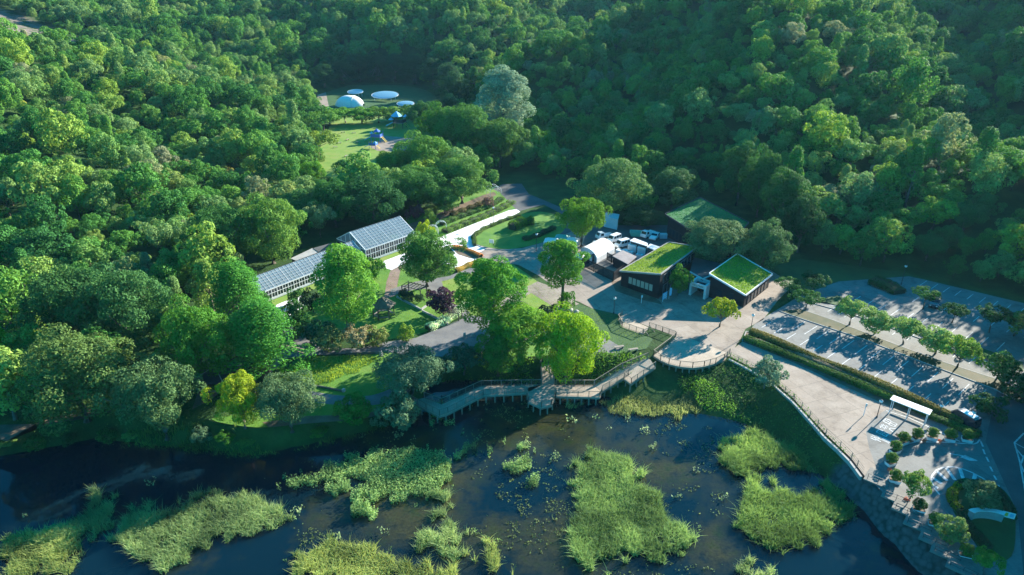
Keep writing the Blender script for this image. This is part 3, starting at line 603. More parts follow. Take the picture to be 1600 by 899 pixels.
bushes([(465, 478, 452, 30, G3), (490, 488, 453, 34, (0.02, 0.045, 0.02)), (462, 525, 474, 48, G3), (582, 442, 404, 38, G2), (414, 490, 458, 26, G3), (500, 535, 503, 44, (0.04, 0.12, 0.06)), (886, 482, 456, 26, G2),
        (858, 500, 478, 34, (0.02, 0.05, 0.025)), (635, 532, 508, 24, (0.13, 0.22, 0.03)), (855, 505, 490, 24, (0.10, 0.10, 0.05)), (520, 548, 512, 40, (0.13, 0.17, 0.06)), (560, 545, 508, 40, (0.22, 0.20, 0.10)),
        (590, 540, 512, 34, (0.14, 0.17, 0.05)), (665, 372, 345, 22, (0.20, 0.28, 0.02)), (673, 352, 330, 20, (0.11, 0.19, 0.03)), (650, 345, 320, 24, (0.08, 0.035, 0.045)), (763, 324, 308, 18, (0.14, 0.09, 0.07)), (1545, 648, 620, 46, DK), (1583, 622, 585, 50, DK)],
       ['bush0', 'bush1'], 'garden_shrub', ['round shrub against the greenhouse wall, left of the plane tree', 'dark shrub under the left side of the tall plane tree', 'large round clipped shrub beside the blue shaded path', 'round shrub at the link between the glasshouses',
        'shrub at the left corner of the long greenhouse', 'blue green shrub below the large clipped one', 'round shrub on the plaza edge at the slim tree foot', 'very dark shrub next to the slim tree', 'yellow green shrub on the lawn edge above the asphalt path',
        'brownish shrub by the rocks under the slim tree', 'olive shrub in the border below the plane tree', 'pinkish brown flowering shrub in the border below the plane tree', 'olive shrub right of the pinkish brown one', 'bright yellow shrub behind the white arches',
        'green shrub above the bright yellow one', 'dark reddish shrub behind the glasshouse corner', 'reddish bush at the end of the rose garden', 'dark shrub on the road corner island', 'dark shrub at the far right of the car park strip'], 'shrub')
bushes([(540, 192, 167, 42, G1), (566, 193, 166, 44, G1), (592, 192, 165, 44, (0.10, 0.2, 0.03)), (618, 191, 165, 42, (0.10, 0.2, 0.03)), (642, 188, 162, 40, (0.06, 0.15, 0.03)), (516, 196, 166, 40, G1)],
       ['small1', 'small0'], 'cherry_tree', ['second from the left in the row of trees below the white tents', 'third from the left in the row of trees below the white tents', 'third from the right in the row of trees below the white tents',
        'second from the right in the row of trees below the white tents', 'rightmost in the row of trees below the white tents', 'leftmost in the row of trees below the white tents'], 'tree', 'row of trees below the white tents')

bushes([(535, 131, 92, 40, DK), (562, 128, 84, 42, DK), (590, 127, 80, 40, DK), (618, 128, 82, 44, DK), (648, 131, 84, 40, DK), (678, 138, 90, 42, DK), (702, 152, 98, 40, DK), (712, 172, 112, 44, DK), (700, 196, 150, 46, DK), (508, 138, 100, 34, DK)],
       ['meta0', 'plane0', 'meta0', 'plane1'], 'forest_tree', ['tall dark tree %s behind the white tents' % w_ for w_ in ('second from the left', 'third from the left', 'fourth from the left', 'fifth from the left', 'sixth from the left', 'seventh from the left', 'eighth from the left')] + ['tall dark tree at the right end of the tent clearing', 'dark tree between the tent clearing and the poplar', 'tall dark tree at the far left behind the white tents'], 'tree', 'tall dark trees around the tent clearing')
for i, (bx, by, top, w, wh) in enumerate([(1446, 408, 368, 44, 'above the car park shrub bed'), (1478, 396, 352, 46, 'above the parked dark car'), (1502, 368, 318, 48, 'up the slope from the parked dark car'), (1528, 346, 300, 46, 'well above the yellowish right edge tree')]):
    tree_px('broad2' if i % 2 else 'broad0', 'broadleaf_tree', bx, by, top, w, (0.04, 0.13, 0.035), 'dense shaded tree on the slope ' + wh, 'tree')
bushes([(690, 238, 160, 70, G2), (664, 205, 158, 46, G3), (1215, 372, 262, 66, G3), (1182, 340, 228, 58, G3), (1246, 395, 305, 62, DK), (1150, 322, 222, 54, G3)], ['broad1', 'broad2', 'plane1'], 'broadleaf_tree', ['round green tree right of the playground', 'shaded tree above the playground at the clearing edge', 'tall tree behind the square grass roof, nearest the curved drive', 'tall tree behind the right corner of the large green roof', 'dark tall tree at the head of the curved drive', 'tall tree behind the middle of the large green roof'], 'tree')
bushes([(490, 292, 252, 44, G1), (498, 318, 276, 44, G3), (545, 312, 272, 46, G2), (488, 262, 226, 40, (0.09, 0.17, 0.03))], ['broad2', 'broad1'], 'broadleaf_tree', ['bright green tree at the lower left corner of the meadow', 'dark green tree below the lower left corner of the meadow', 'green tree right below the meadow', 'yellowish green tree along the left side of the meadow'], 'tree')

# ------------------------------------------------------------------ the forest
OPEN = [WP(q, 0) for q in (
    [(-900, 1400), (-900, 690), (-60, 655), (0, 660), (90, 650), (190, 600), (255, 560), (340, 520), (352, 470), (380, 438), (540, 352), (600, 345), (640, 332), (700, 318), (762, 272), (830, 272), (900, 295), (940, 330), (985, 345), (1030, 335), (1095, 298), (1190, 343),
     (1235, 400), (1300, 414), (1440, 425), (1600, 462), (1680, 482), (1690, 700), (1720, 1600)],
    [(478, 132), (560, 124), (645, 127), (705, 150), (705, 190), (665, 225), (655, 285), (600, 300), (515, 300), (500, 270), (503, 200)])]
OPEN = [[(p.x, p.y) for p in q] for q in OPEN]
rng = np.random.RandomState(77)
def scatter(n, x0, x1, y0, y1, rmin):
    cell = {}; out = []
    xs = rng.uniform(x0, x1, n); ys = rng.uniform(y0, y1, n)
    ok = ~inside(xs, ys, OPEN[0]) & ~inside(xs, ys, OPEN[1]) & ~inside(xs, ys, rockp)
    xs, ys = xs[ok], ys[ok]
    _, _, _ = 0, 0, 0
    u = xs / (ys * math.cos(PITCH) + 40 * math.sin(PITCH)) * FPX
    ok = (np.abs(u) < 900) | ((xs > 0) & (ys < 260) & (xs < 210)); xs, ys = xs[ok], ys[ok]
    big = [(a, b, r) for a, b, r in TREES]
    for x, y in zip(xs, ys):
        r = rmin * (0.8 + 0.5 * vnoise(np.array([x / 30.]), np.array([y / 30.]))[0]) * (0.7 + 0.9 * rng.rand() ** 1.6) * (1.0 if y < 420 else 1.25)
        if x > 48 and y < 190: r *= 1.2
        k = (int(x // 9), int(y // 9)); bad = False
        for i in (-1, 0, 1):
            for j in (-1, 0, 1):
                for (a, b, q) in cell.get((k[0] + i, k[1] + j), ()):
                    if (a - x) ** 2 + (b - y) ** 2 < ((r + q) / 2) ** 2: bad = True; break
        if bad: continue
        if any((a - x) ** 2 + (b - y) ** 2 < (q * 0.75 + 1.6) ** 2 for a, b, q in big): continue
        cell.setdefault(k, []).append((x, y, r)); out.append((x, y, r))
    return np.array(out)
pts = scatter(80000, -420, 470, 60, 640, 3.9)
off = [(93, 97), (97, 88), (88, 86), (82, 76), (90, 76), (76, 68), (84, 66), (69, 60), (78, 58), (63, 52), (72, 50), (86, 92), (98, 104), (104, 96), (66, 44), (80, 70), (73, 63), (92, 80), (86, 81), (79, 77), (67, 56), (74, 56)]
pts = np.concatenate([pts, np.array([(a, b, 4.2) for a, b in off])])
fz = terrain(pts[:, 0], pts[:, 1])
pp = [proj(x, y, z + 4) for (x, y, _), z in zip(pts, fz)]
score = np.array([(p[2] if (-5 < p[0] < 1605 and -5 < p[1] < 905 and p[2] > 0) else 1e6) for p in pp])
order = np.argsort(score)
NIND = 215
fk = rng.choice(8, len(pts), p=[.15, .15, .14, .14, .12, .12, .10, .08])
fs = rng.uniform(0.72, 1.25, len(pts)) * pts[:, 2] / 4.2 * 0.95; fsz = fs * rng.uniform(0.85, 1.25, len(pts)) * np.where((pts[:, 0] > 48) & (pts[:, 1] < 190), 1.0, 1.0) * 1.0; fs[-len(off):] = 1.35; fsz[-len(off):] = 2.4; frz = rng.uniform(0, 6.28, len(pts))
GRP = {0: ('tree in the woods on the left hillside beyond the greenhouse', 'trees in the left woods'), 1: ('tree in the woods behind the car park and grass roofs', 'trees in the right woods'), 2: ('tree in the woods between the valley road and the hall', 'trees in the middle woods')}
FIRST = {}
NAMES = ['broadleaf_tree'] * 6 + ['cypress_tree', 'broadleaf_tree']
ADJ = ['round crowned', 'flat domed', 'egg shaped', 'lumpy round', 'low domed', 'tall rounded', 'pointed conical', 'loose spreading']
LAND = [('the left end of the long glasshouse', 395, 450), ('the dark sheds behind the greenhouse', 490, 385), ('the taller glasshouse', 600, 345), ('the pyramid shelter', 345, 585), ('the huge olive green tree', 135, 580), ('the large blue green tree', 210, 470), ('the yellow green left edge tree', 5, 540),
        ('the light green tree behind the sheds', 428, 350), ('the meadow', 540, 230), ('the big pale round tree', 960, 280), ('the large green roof', 1100, 335), ('the tree behind the square grass roof', 1190, 380), ('the car park shrub bed', 1385, 450), ('the parked dark car', 1460, 470),
        ('the yellowish tree at the right edge', 1584, 505), ('the silvery poplar', 788, 150), ('the rose garden', 740, 325), ('the upper left corner of the photo', 0, 0), ('the upper right corner of the photo', 1600, 0), ('the bare rock', 90, 60), ('the curved drive', 1260, 420), ('the tent clearing', 590, 150), ('the yard entrance', 900, 320), ('the left shore', 60, 670)]
DIRS = ['right of', 'to lower right of', 'below', 'to lower left of', 'left of', 'to upper left of', 'above', 'to upper right of']
ORD = ['nearest', 'second', 'third', 'fourth', 'fifth', 'sixth', 'seventh', 'eighth', 'ninth', 'tenth', 'eleventh', 'twelfth', 'thirteenth', 'fourteenth', 'fifteenth']
SEEN_AT = {}
def place_label(adj, px, py):
    nm, lx, ly = min(LAND, key=lambda l: math.hypot(l[1] - px, l[2] - py))
    dr = DIRS[int(round(math.atan2(py - ly, px - lx) / (math.pi / 4))) % 8]; key = (adj, nm, dr); SEEN_AT[key] = SEEN_AT.get(key, -1) + 1; k = SEEN_AT[key]
    return '%s forest tree %s%s %s' % (adj, '' if k == 0 else ORD[k] + ' ', dr, nm)
for i in sorted(order[:NIND], key=lambda i: min(math.hypot(l[1] - pp[i][0], l[2] - pp[i][1]) for l in LAND)):
    x, y, _ = pts[i]; k = int(fk[i]); crown, trunk, R, H = KIND['forest%d' % k]
    px = pp[i][0]; g = 0 if px < 640 else (1 if px > 1080 else 2)
    e = empty(NAMES[k], (x, y, fz[i] - 0.1), frz[i], place_label(ADJ[k], px, pp[i][1]), 'tree', '%s %s' % (ADJ[k], GRP[g][1]))
    e.scale = (fs[i], fs[i], fsz[i])
    c = bpy.data.objects.new('crown', crown); t = bpy.data.objects.new('trunk', trunk)
    for o in (c, t): C.objects.link(o); o.parent = e
    FIRST.setdefault(k, c)
rest = order[NIND:]; rest = np.array(rest)
fm = bpy.data.meshes.new('forest'); fm.vertices.add(len(rest))
fm.vertices.foreach_set('co', np.stack([pts[rest, 0], pts[rest, 1], fz[rest] - 0.1], -1).ravel())
for nm, tp, vals in (('kind', 'INT', fk[rest].astype(np.int32)), ('sxy', 'FLOAT', fs[rest].astype(np.float32)), ('sz', 'FLOAT', fsz[rest].astype(np.float32)), ('rz', 'FLOAT', frz[rest].astype(np.float32))):
    a_ = fm.attributes.new(nm, tp, 'POINT'); a_.data.foreach_set('value', vals)
fo = bpy.data.objects.new('forest', fm); C.objects.link(fo); tag(fo, 'dense mixed forest covering the far hillsides around the valley', 'forest', kind='stuff')
ng = bpy.data.node_groups.new('forest_planting', 'GeometryNodeTree')
ng.interface.new_socket('Geometry', in_out='INPUT', socket_type='NodeSocketGeometry'); ng.interface.new_socket('Geometry', in_out='OUTPUT', socket_type='NodeSocketGeometry')
gi = ng.nodes.new('NodeGroupInput'); go = ng.nodes.new('NodeGroupOutput'); jn = ng.nodes.new('GeometryNodeJoinGeometry')
def named(nm, tp):
    n = ng.nodes.new('GeometryNodeInputNamedAttribute'); n.data_type = tp; n.inputs[0].default_value = nm; return n.outputs[0]
ka, sa, za, ra = named('kind', 'INT'), named('sxy', 'FLOAT'), named('sz', 'FLOAT'), named('rz', 'FLOAT')
cs_ = ng.nodes.new('ShaderNodeCombineXYZ'); ng.links.new(sa, cs_.inputs[0]); ng.links.new(sa, cs_.inputs[1]); ng.links.new(za, cs_.inputs[2])
cr_ = ng.nodes.new('ShaderNodeCombineXYZ'); ng.links.new(ra, cr_.inputs[2])
for k in range(8):
    if k not in FIRST: continue
    oi = ng.nodes.new('GeometryNodeObjectInfo'); oi.inputs[0].default_value = FIRST[k]; oi.inputs[1].default_value = True; oi.transform_space = 'ORIGINAL'
    cmp_ = ng.nodes.new('FunctionNodeCompare'); cmp_.data_type = 'INT'; cmp_.operation = 'EQUAL'; ng.links.new(ka, cmp_.inputs[2]); cmp_.inputs[3].default_value = k
    ip = ng.nodes.new('GeometryNodeInstanceOnPoints'); ng.links.new(gi.outputs[0], ip.inputs[0]); ng.links.new(cmp_.outputs[0], ip.inputs[1]); ng.links.new(oi.outputs['Geometry'], ip.inputs[2])
    ng.links.new(cr_.outputs[0], ip.inputs[5]); ng.links.new(cs_.outputs[0], ip.inputs[6]); ng.links.new(ip.outputs[0], jn.inputs[0])
ng.links.new(jn.outputs[0], go.inputs[0])
fo.modifiers.new('planting', 'NODES').node_group = ng
print('FOREST', len(pts))
# air
hz = MB().box((0, 380, 95), (2600, 1900, 208)).build('haze', M['white']); hz.data.materials.clear()
hm = bpy.data.materials.new('haze_air'); hm.use_nodes = True; hn = hm.node_tree; hn.nodes.remove(hn.nodes['Principled BSDF'])
pv = N(hn, "ShaderNodeVolumePrincipled"); pv.inputs['Color'].default_value = (0.35, 0.72, 1.0, 1); pv.inputs['Density'].default_value = 0.00006; pv.inputs['Anisotropy'].default_value = 0.2
hn.links.new(pv.outputs[0], hn.nodes['Material Output'].inputs['Volume']); hz.data.materials.append(hm); tag(hz, kind='stuff')
hz['label'] = 'thin blue haze in the air over the valley'; hz['category'] = 'haze'
# ------------------------------------------------------------------ buildings
def plane_from(a, b, c):
    n = (b - a).cross(c - a).normalized(); return a, n
def ray_plane(px, py, pl):
    v = (py - 449.5) / FPX; u = (px - 800) / FPX
    d = Vector((u, math.cos(PITCH) - math.sin(PITCH) * v, -math.sin(PITCH) - math.cos(PITCH) * v)); o = Vector((0, 0, CAMH))
    return o + d * ((pl[0] - o).dot(pl[1]) / d.dot(pl[1]))
def centroid(pts): return sum((Vector(p) for p in pts), Vector()) / len(pts)
def local(pts, org): return [Vector(p) - org for p in pts]
def inset(pts, d):
    c = centroid(pts); out = []
    for p in pts:
        v = Vector((p.x - c.x, p.y - c.y, 0)); out.append(p - v.normalized() * d)
    return out
def grass_blades(poly3, n, size, rng, mat, zoff=0.0):
    """small tufts over a (sloping) triangle-fan polygon"""
    tris = tessellate_polygon([[Vector((p.x, p.y, 0)) for p in poly3]])
    ar = np.array([abs((poly3[t[1]] - poly3[t[0]]).cross(poly3[t[2]] - poly3[t[0]]).length) for t in tris]); ch = rng.choice(len(tris), n, p=ar / ar.sum())
    A = np.array([[tuple(poly3[i]) for i in t] for t in tris])[ch]; r1 = np.sqrt(rng.rand(n, 1)); r2 = rng.rand(n, 1)
    p = A[:, 0] * (1 - r1) + A[:, 1] * r1 * (1 - r2) + A[:, 2] * r1 * r2
    p[:, 2] += zoff; nn = rng.normal(size=(n, 3)) * np.array([1, 1, 0.35]); return leaf_mesh('grass_tufts', p, nn, size * rng.uniform(0.6, 1.3, n), rng, mat, 0.5)
def grass_roof_house(corners, label, name='hall', cat='building', grass='roof_grass', tufts=4500, tuft_col=(0.14, 0.24, 0.03), overhang=0.5, fascia='white', blind=None, posts=None):
    org = centroid(corners); org.z = 0
    e = empty(name, org, 0, label, cat)
    L = local(corners, org)
    lo = [p - Vector((0, 0, 0.30)) for p in L]
    n = len(L)
    # roof slab, an upstanding edge, the planted surface set 3 cm below the edge
    mb = MB(); mb.prism([(p.x, p.y) for p in L], [p.z for p in lo], [p.z - 0.06 for p in L]); roof = mb.build('roof', M['black_wall'], e)
    mb = MB()
    for i in range(n):
        a, b = L[i], L[(i + 1) % n]; d = (b - a).normalized() * 0.06
        mb.bar(a + d, b - d, 0.16, 0.34)
    mb.build('roof_edge', M[fascia], roof)
    ins = inset(L, 0.15)
    g = MB().sheet([p + Vector((0, 0, 0.0)) for p in ins]).build('roof_planting', M[grass], roof)
    rg = np.random.RandomState(len(label)); tm = grass_blades([p + Vector((0, 0, 0.05)) for p in ins], tufts, 0.22, rg, LEAF)
    t = bpy.data.objects.new('roof_tufts', tm); C.objects.link(t); t.parent = roof; t.color = (*tuft_col, 1); t['kind'] = 'stuff'
    w = inset(L, overhang)
    MB().prism([(p.x, p.y) for p in w], 0.0, [p.z - 0.32 for p in w]).build('wall', M['black_wall'], e)
    return e, w
def wall_panels(e, a, b, z0, z1, n, mat, name='window', gap=0.25, frame=None, out=0.04, f0=0.1, f1=0.9):
    """n upright panels along wall a-b, each a mesh, set proud of it"""
    d = Vector((b.x - a.x, b.y - a.y, 0)); Lw = d.length; d.normalize(); nrm = Vector((d.y, -d.x, 0))
    if nrm.dot(Vector((0, 0, 0)) - (a + b) / 2) > 0: nrm = -nrm
    seg = Lw * (f1 - f0) / n; rz = math.atan2(d.y, d.x)
    for i in range(n):
        c = a + d * (Lw * f0 + seg * (i + 0.5)) + nrm * out; c.z = (z0 + z1) / 2
        wd = seg - gap
        fr = MB().box(c, (wd, 0.05, z1 - z0), rz).build(name, M[frame or 'dark_metal'], e)
        MB().box(c + nrm * 0.02, (wd - 0.12, 0.05, z1 - z0 - 0.12), rz).build('pane', mat, fr)
A, B_, C3 = P(968, 424, 3.4), P(1032, 429, 5.6), P(1090, 386, 5.6); D = ray_plane(1045, 379, plane_from(A, B_, C3))
e, w = grass_roof_house([A, B_, C3, D], 'black walled hall with a tapering grass roof beside the fenced yard', tufts=5000, tuft_col=(0.19, 0.29, 0.03), fascia='concrete')
org = Vector(e.location)
wall_panels(e, w[0], w[1], 1.2, 2.7, 6, M['blind'], gap=0.12, f0=0.2, f1=0.85)
wall_panels(e, w[1], w[2], 2.9, 4.7, 9, M['glass_dark'], gap=0.35, f0=0.08, f1=0.95, frame='concrete')
wall_panels(e, w[1], w[2], 0.1, 2.3, 4, M['glass_dark'], gap=0.3, f0=0.10, f1=0.55, frame='concrete', name='glass_door')
A2, B2, C2 = P(1108, 428, 5.2), P(1165, 462, 2.9), P(1207, 429, 2.9); D2 = ray_plane(1152, 397, plane_from(A2, B2, C2))
e2, w2 = grass_roof_house([A2, B2, C2, D2], 'black walled square building with a sloping grass roof and pale edging', name='pavilion', tufts=5000, tuft_col=(0.17, 0.30, 0.03))
wall_panels(e2, w2[1], w2[2], 0.3, 2.0, 6, M['glass_dark'], gap=0.5)
wall_panels(e2, w2[0], w2[1], 0.9, 2.3, 2, M['glass_dark'], gap=3.2, f0=0.15, f1=0.8)
A4, B4, C4 = P(1039, 335, 5.6), P(1074, 357, 5.2), P(1150, 372, 5.2); D4 = P(1170, 348, 5.6); E4 = P(1094, 309, 6.6)
e3, w3 = grass_roof_house([A4, B4, C4, D4, E4], 'long low building under a dark green planted roof at the edge of the woods', name='workshop', grass='roof_grass_dark', tufts=3500, tuft_col=(0.024, 0.14, 0.035), overhang=0.9, fascia='dark_metal')  # tufts darkened as well, the roof's shade is in their colour
wall_panels(e3, w3[0], w3[1], 0.6, 2.6, 5, M['glass_dark'], gap=0.4)
# link building and white entrance portal
q = [P(1083, 402, 3.0), P(1128, 412, 3.0), P(1110, 432, 3.0), P(1098, 437, 3.0), P(1078, 426, 3.0)]; org = centroid(q); org.z = 0
e = empty('entrance_hall', org, 0, 'low flat roofed entrance hall between the two grass roofed buildings', 'building')
MB().prism([(p.x, p.y) for p in inset(local(q, org), 0.3)], 0, 2.75).build('wall', M['black_wall'], e)
r = MB().prism([(p.x, p.y) for p in local(q, org)], 2.76, 3.0).build('roof', M['asphalt'], e)
MB().bar(q[2] - org + Vector((0, 0, .1)), q[3] - org + Vector((0, 0, .1)), 0.2, 0.25).bar(q[3] - org + Vector((0, 0, .1)), q[4] - org + Vector((0, 0, .1)), 0.2, 0.25).build('roof_edge', M['white'], r)
a, b = P(1075.5, 461, 0), P(1101.5, 468.8, 0); d = (b - a).normalized(); nrm = Vector((-d.y, d.x, 0)); Wd = (b - a).length; Hh = 3.0; dp = 3.0
e = empty('entrance_portal', a, 0, 'white open entrance portal with dark lettering on its front beam', 'portal')
rz = math.atan2(d.y, d.x); o0 = Vector((0, 0, 0))
for s_ in (0.25, Wd - 0.25):
    MB().box(d * s_ + nrm * dp / 2 + Vector((0, 0, Hh / 2)), (0.45, dp, Hh), rz).build('side_wall', M['pale_wall'], e)
beam = MB().box(d * Wd / 2 + nrm * 0.12 + Vector((0, 0, Hh - 0.45)), (Wd - 0.96, 0.24, 0.86), rz).build('front_beam', M['pale_wall'], e)
MB().box(d * Wd / 2 + nrm * (dp - 0.12) + Vector((0, 0, Hh - 0.38)), (Wd - 0.96, 0.24, 0.76), rz).build('rear_beam', M['pale_wall'], e)
MB().box(d * Wd / 2 + nrm * (dp / 2) + Vector((0, 0, Hh - 0.8)), (Wd - 0.96, dp - 0.5, 0.08), rz).build('canopy_panel', M['glass_dark'], e)
def text(s, size, loc, rot, mat, parent, name='lettering', ext=0.01):
    cu = bpy.data.curves.new(name, 'FONT'); cu.body = s; cu.size = size; cu.extrude = ext; cu.align_x = 'CENTER'; cu.align_y = 'CENTER'
    cu.materials.append(mat); o = bpy.data.objects.new(name, cu); C.objects.link(o); o.location = loc; o.rotation_euler = rot; o.parent = parent
    bpy.context.view_layer.update(); me_ = bpy.data.meshes.new_from_object(o.evaluated_get(bpy.context.evaluated_depsgraph_get())); bpy.data.objects.remove(o)
    o = bpy.data.objects.new(name, me_); C.objects.link(o); o.location = loc; o.rotation_euler = rot; o.parent = parent; return o
text('KELLPARK', 0.52, d * (Wd / 2) - nrm * 0.012 + Vector((0, 0, Hh - 0.45)), (math.radians(90), 0, rz), M['dark_metal'], beam)

# glass houses
M['alu'] = mottled('aluminium_frame', (0.42, 0.46, 0.49), (0.58, 0.61, 0.63), 1.0, rough=0.4, fine=3.0)
gl, gn, gbs = new_mat('greenhouse_glass'); gbs.inputs['Base Color'].default_value = (0.27, 0.37, 0.43, 1); gbs.inputs['Roughness'].default_value = 0.25
tr = N(gn, "ShaderNodeBsdfTransparent"); tr.inputs[0].default_value = (0.75, 0.88, 0.9, 1); mx = N(gn, "ShaderNodeMixShader"); mx.inputs[0].default_value = 0.5
gn.links.new(tr.outputs[0], mx.inputs[1]); gn.links.new(gbs.outputs[0], mx.inputs[2]); gn.links.new(mx.outputs[0], gn.nodes['Material Output'].inputs[0])
def glasshouse(e1, e2, ridge_px, eave, label, nb, rows, plants=14):
    """e1, e2: front eave ends (pixels) at height eave; ridge_px: pixel of the ridge's left end"""
    a = P(*e1, eave); b = P(*e2, eave); d = (b - a); Lg = d.length; d.normalize(); bestz, best = eave + 1, 1e9
    for i in range(400):
        z = eave + 0.3 + i * 0.015; r = P(*ridge_px, z); k = abs((r - a).dot(d))
        if k < best: best, bestz = k, z
    r = P(*ridge_px, bestz); nrm = Vector((-d.y, d.x, 0)); half = abs((r - a).dot(nrm)); rise = bestz - eave
    print('glasshouse', Lg, half, rise)
    org = Vector((a.x, a.y, 0)); e = empty('greenhouse', org, math.atan2(d.y, d.x), label, 'greenhouse')
    def V(x, y, z): return Vector((x, y, z))
    prof = [(0, 0), (0, eave), (half, eave + rise), (2 * half, eave), (2 * half, 0)]
    for (y0, z0), (y1, z1), nm in ((prof[1], prof[2], 'roof_glazing'), (prof[2], prof[3], 'roof_glazing')):
        MB().add([V(0.05, y0, z0), V(Lg - .05, y0, z0), V(Lg - .05, y1, z1), V(0.05, y1, z1)], [(0, 1, 2, 3)]).build(nm, gl, e)
        mb = MB()
        for i in range(nb + 1):
            x = Lg * i / nb; mb.bar(V(x, y0, z0 + .04), V(x, y1, z1 + .04), 0.055 if i % 4 else 0.11, 0.06)
        for j in range(rows + 1):
            t = j / rows; mb.bar(V(0, y0 + (y1 - y0) * t, z0 + (z1 - z0) * t + .06), V(Lg, y0 + (y1 - y0) * t, z0 + (z1 - z0) * t + .06), 0.05 if 0 < j < rows else 0.14, 0.08)
        mb.build('roof_frame', M['alu'], e)
    MB().box((Lg / 2, 0.0, 0.22), (Lg, 0.2, 0.44)).build('plinth', M['pale_wall'], e)
    MB().box((Lg / 2, 2 * half, eave / 2), (Lg, 0.12, eave)).build('back_wall', gl, e)
    n = max(4, int(Lg / 1.3))
    fr = MB()
    for i in range(n + 1): fr.box((Lg * i / n, 0, 0.44 + (eave - 0.44) / 2), (0.12, 0.14, eave - 0.44))
    fr.box((Lg / 2, 0, eave - 0.05), (Lg, 0.16, 0.14)); fr.box((Lg / 2, 0, (eave + 0.44) / 2), (Lg, 0.1, 0.10))
    for i in range(n): fr.box((Lg * (i + 0.5) / n, 0, (eave + .44) / 2), (0.06, 0.08, eave - 0.5))
    fr.build('wall_frame', M['white'], e)
    MB().box((Lg / 2, 0.02, (eave + 0.44) / 2), (Lg - 0.1, 0.02, eave - 0.5)).build('window_panes', M['glass_dark'], e)
    for x in (0.0, Lg):
        g = MB(); g.add([V(x, 0, 0.3), V(x, 2 * half, 0.3), V(x, 2 * half, eave), V(x, half, eave + rise - .02), V(x, 0, eave)], [(0, 1, 2, 3, 4)]); gw = g.build('gable', gl, e)
        g = MB(); g.bar(V(x, 0, eave), V(x, half, eave + rise), 0.14, 0.14).bar(V(x, 2 * half, eave), V(x, half, eave + rise), 0.14, 0.14).bar(V(x, 0, eave), V(x, 2 * half, eave), 0.1, 0.1)
        for j in range(1, 6): g.bar(V(x, 2 * half * j / 6, 0.1), V(x, 2 * half * j / 6, eave + rise * (1 - abs(j - 3) / 3)), 0.08, 0.08)
        g.build('gable_frame', M['white'], gw)
    rg = random.Random(int(Lg))
    for i in range(plants):
        x, y = 1 + (Lg - 2) * (i + .5) / plants, rg.uniform(1, 2 * half - 1); lp = org + Vector((d.x * x + nrm.x * y, d.y * x + nrm.y * y, 0))
        plant_at('bush%d' % (i % 2), 'potted_plant', lp, rg.uniform(1.2, 2.4), rg.uniform(1.2, eave), (0.04, 0.13, 0.03), 'leafy plant inside the %s glasshouse, %s from its left end' % ('long' if Lg > 20 else 'taller', ORD[i].replace('nearest', 'first')), 'plant', 'plants inside the glasshouses')
    return e
glasshouse((405, 459), (567, 396), (387, 436), 2.3, 'long low glasshouse with a white barred roof behind the tall plane tree', 30, 6, 10)
glasshouse((571, 391), (649, 364), (546, 363), 3.0, 'taller wide glasshouse at the right end with the bigger roof', 16, 8, 10)
def lean_roof(px, z, label, mat, name='shed', walls='black_wall'):
    q = [P(a, b, zz) for (a, b), zz in zip(px, z)]; org = centroid(q); org.z = 0; L = local(q, org); e = empty(name, org, 0, label, 'shed')
    MB().prism([(p.x, p.y) for p in inset(L, 0.25)], 0, [p.z - 0.16 for p in inset(L, 0.25)]).build('wall', M[walls], e)
    MB().prism([(p.x, p.y) for p in L], [p.z - 0.14 for p in L], [p.z for p in L]).build('roof', M[mat] if isinstance(mat, str) else mat, e); return e
lean_roof([(454, 404), (488, 388), (498, 394), (464, 408)], [2.6] * 4, 'pale grey roofed shed behind the long glasshouse', 'concrete')
lean_roof([(489, 388), (517, 380), (524, 386), (498, 394)], [2.7] * 4, 'dark blue grey roofed shed next to the pale one', 'asphalt')
lean_roof([(526, 374), (545, 366), (566, 390), (549, 398)], [2.9] * 4, 'blue grey link roof joining the two glasshouses', 'asphalt')
# yard: storage tunnel, box building, units, containers
a, b = P(908, 398, 0), P(932, 412, 0)          # near gable ends on the ground
u = (b - a); Wt = u.length; u.normalize(); back = P(960, 396, 0) - b; Lt = back.length; bd = back.normalized()
e = empty('storage_tent', a, math.atan2(u.y, u.x), 'white barrel vaulted storage tent in the fenced yard', 'tent'); rz = e.rotation_euler.z
cosr, sinr = math.cos(-rz), math.sin(-rz); bl = Vector((bd.x * cosr - bd.y * sinr, bd.x * sinr + bd.y * cosr, 0))
prof = [(0, 0), (0, 1.2)] + [(Wt / 2 - Wt / 2 * math.cos(t), 1.2 + 1.3 * math.sin(t)) for t in [math.pi * i / 10 for i in range(1, 10)]] + [(Wt, 1.2), (Wt, 0)]
mb = MB(); n = len(prof)
mb.add([(x, 0, z) for x, z in prof] + [(x + bl.x * Lt, bl.y * Lt, z) for x, z in prof], [(i, i + 1, n + i + 1, n + i) for i in range(n - 1)]); mb.build('cover', M['canvas'], e)
mb = MB(); mb.add([(x + bl.x * .3, bl.y * .3, z * .985) for x, z in prof], [tuple(range(n))]); mb.build('end_wall', M['pale_wall'], e)
mb = MB(); mb.add([(x + bl.x * (Lt - .2), bl.y * (Lt - .2), z * .985) for x, z in prof], [tuple(range(n))]); mb.build('end_wall', M['pale_wall'], e)
mb = MB(); mb.tube([Vector((x, -0.02, z)) for x, z in prof], 0.05, 6).build('hoop', M['white'], e)
lean_roof([(957, 400), (973, 391), (995, 401), (981, 413)], [2.5] * 4, 'small flat grey roofed block behind the slatted yard fence', 'grey_roof', 'plant_room')
lean_roof([(984, 376), (991, 372), (1012, 380), (1012, 385)], [2.4] * 4, 'left of the two long white roofed containers', 'white', 'container', 'dark_metal')
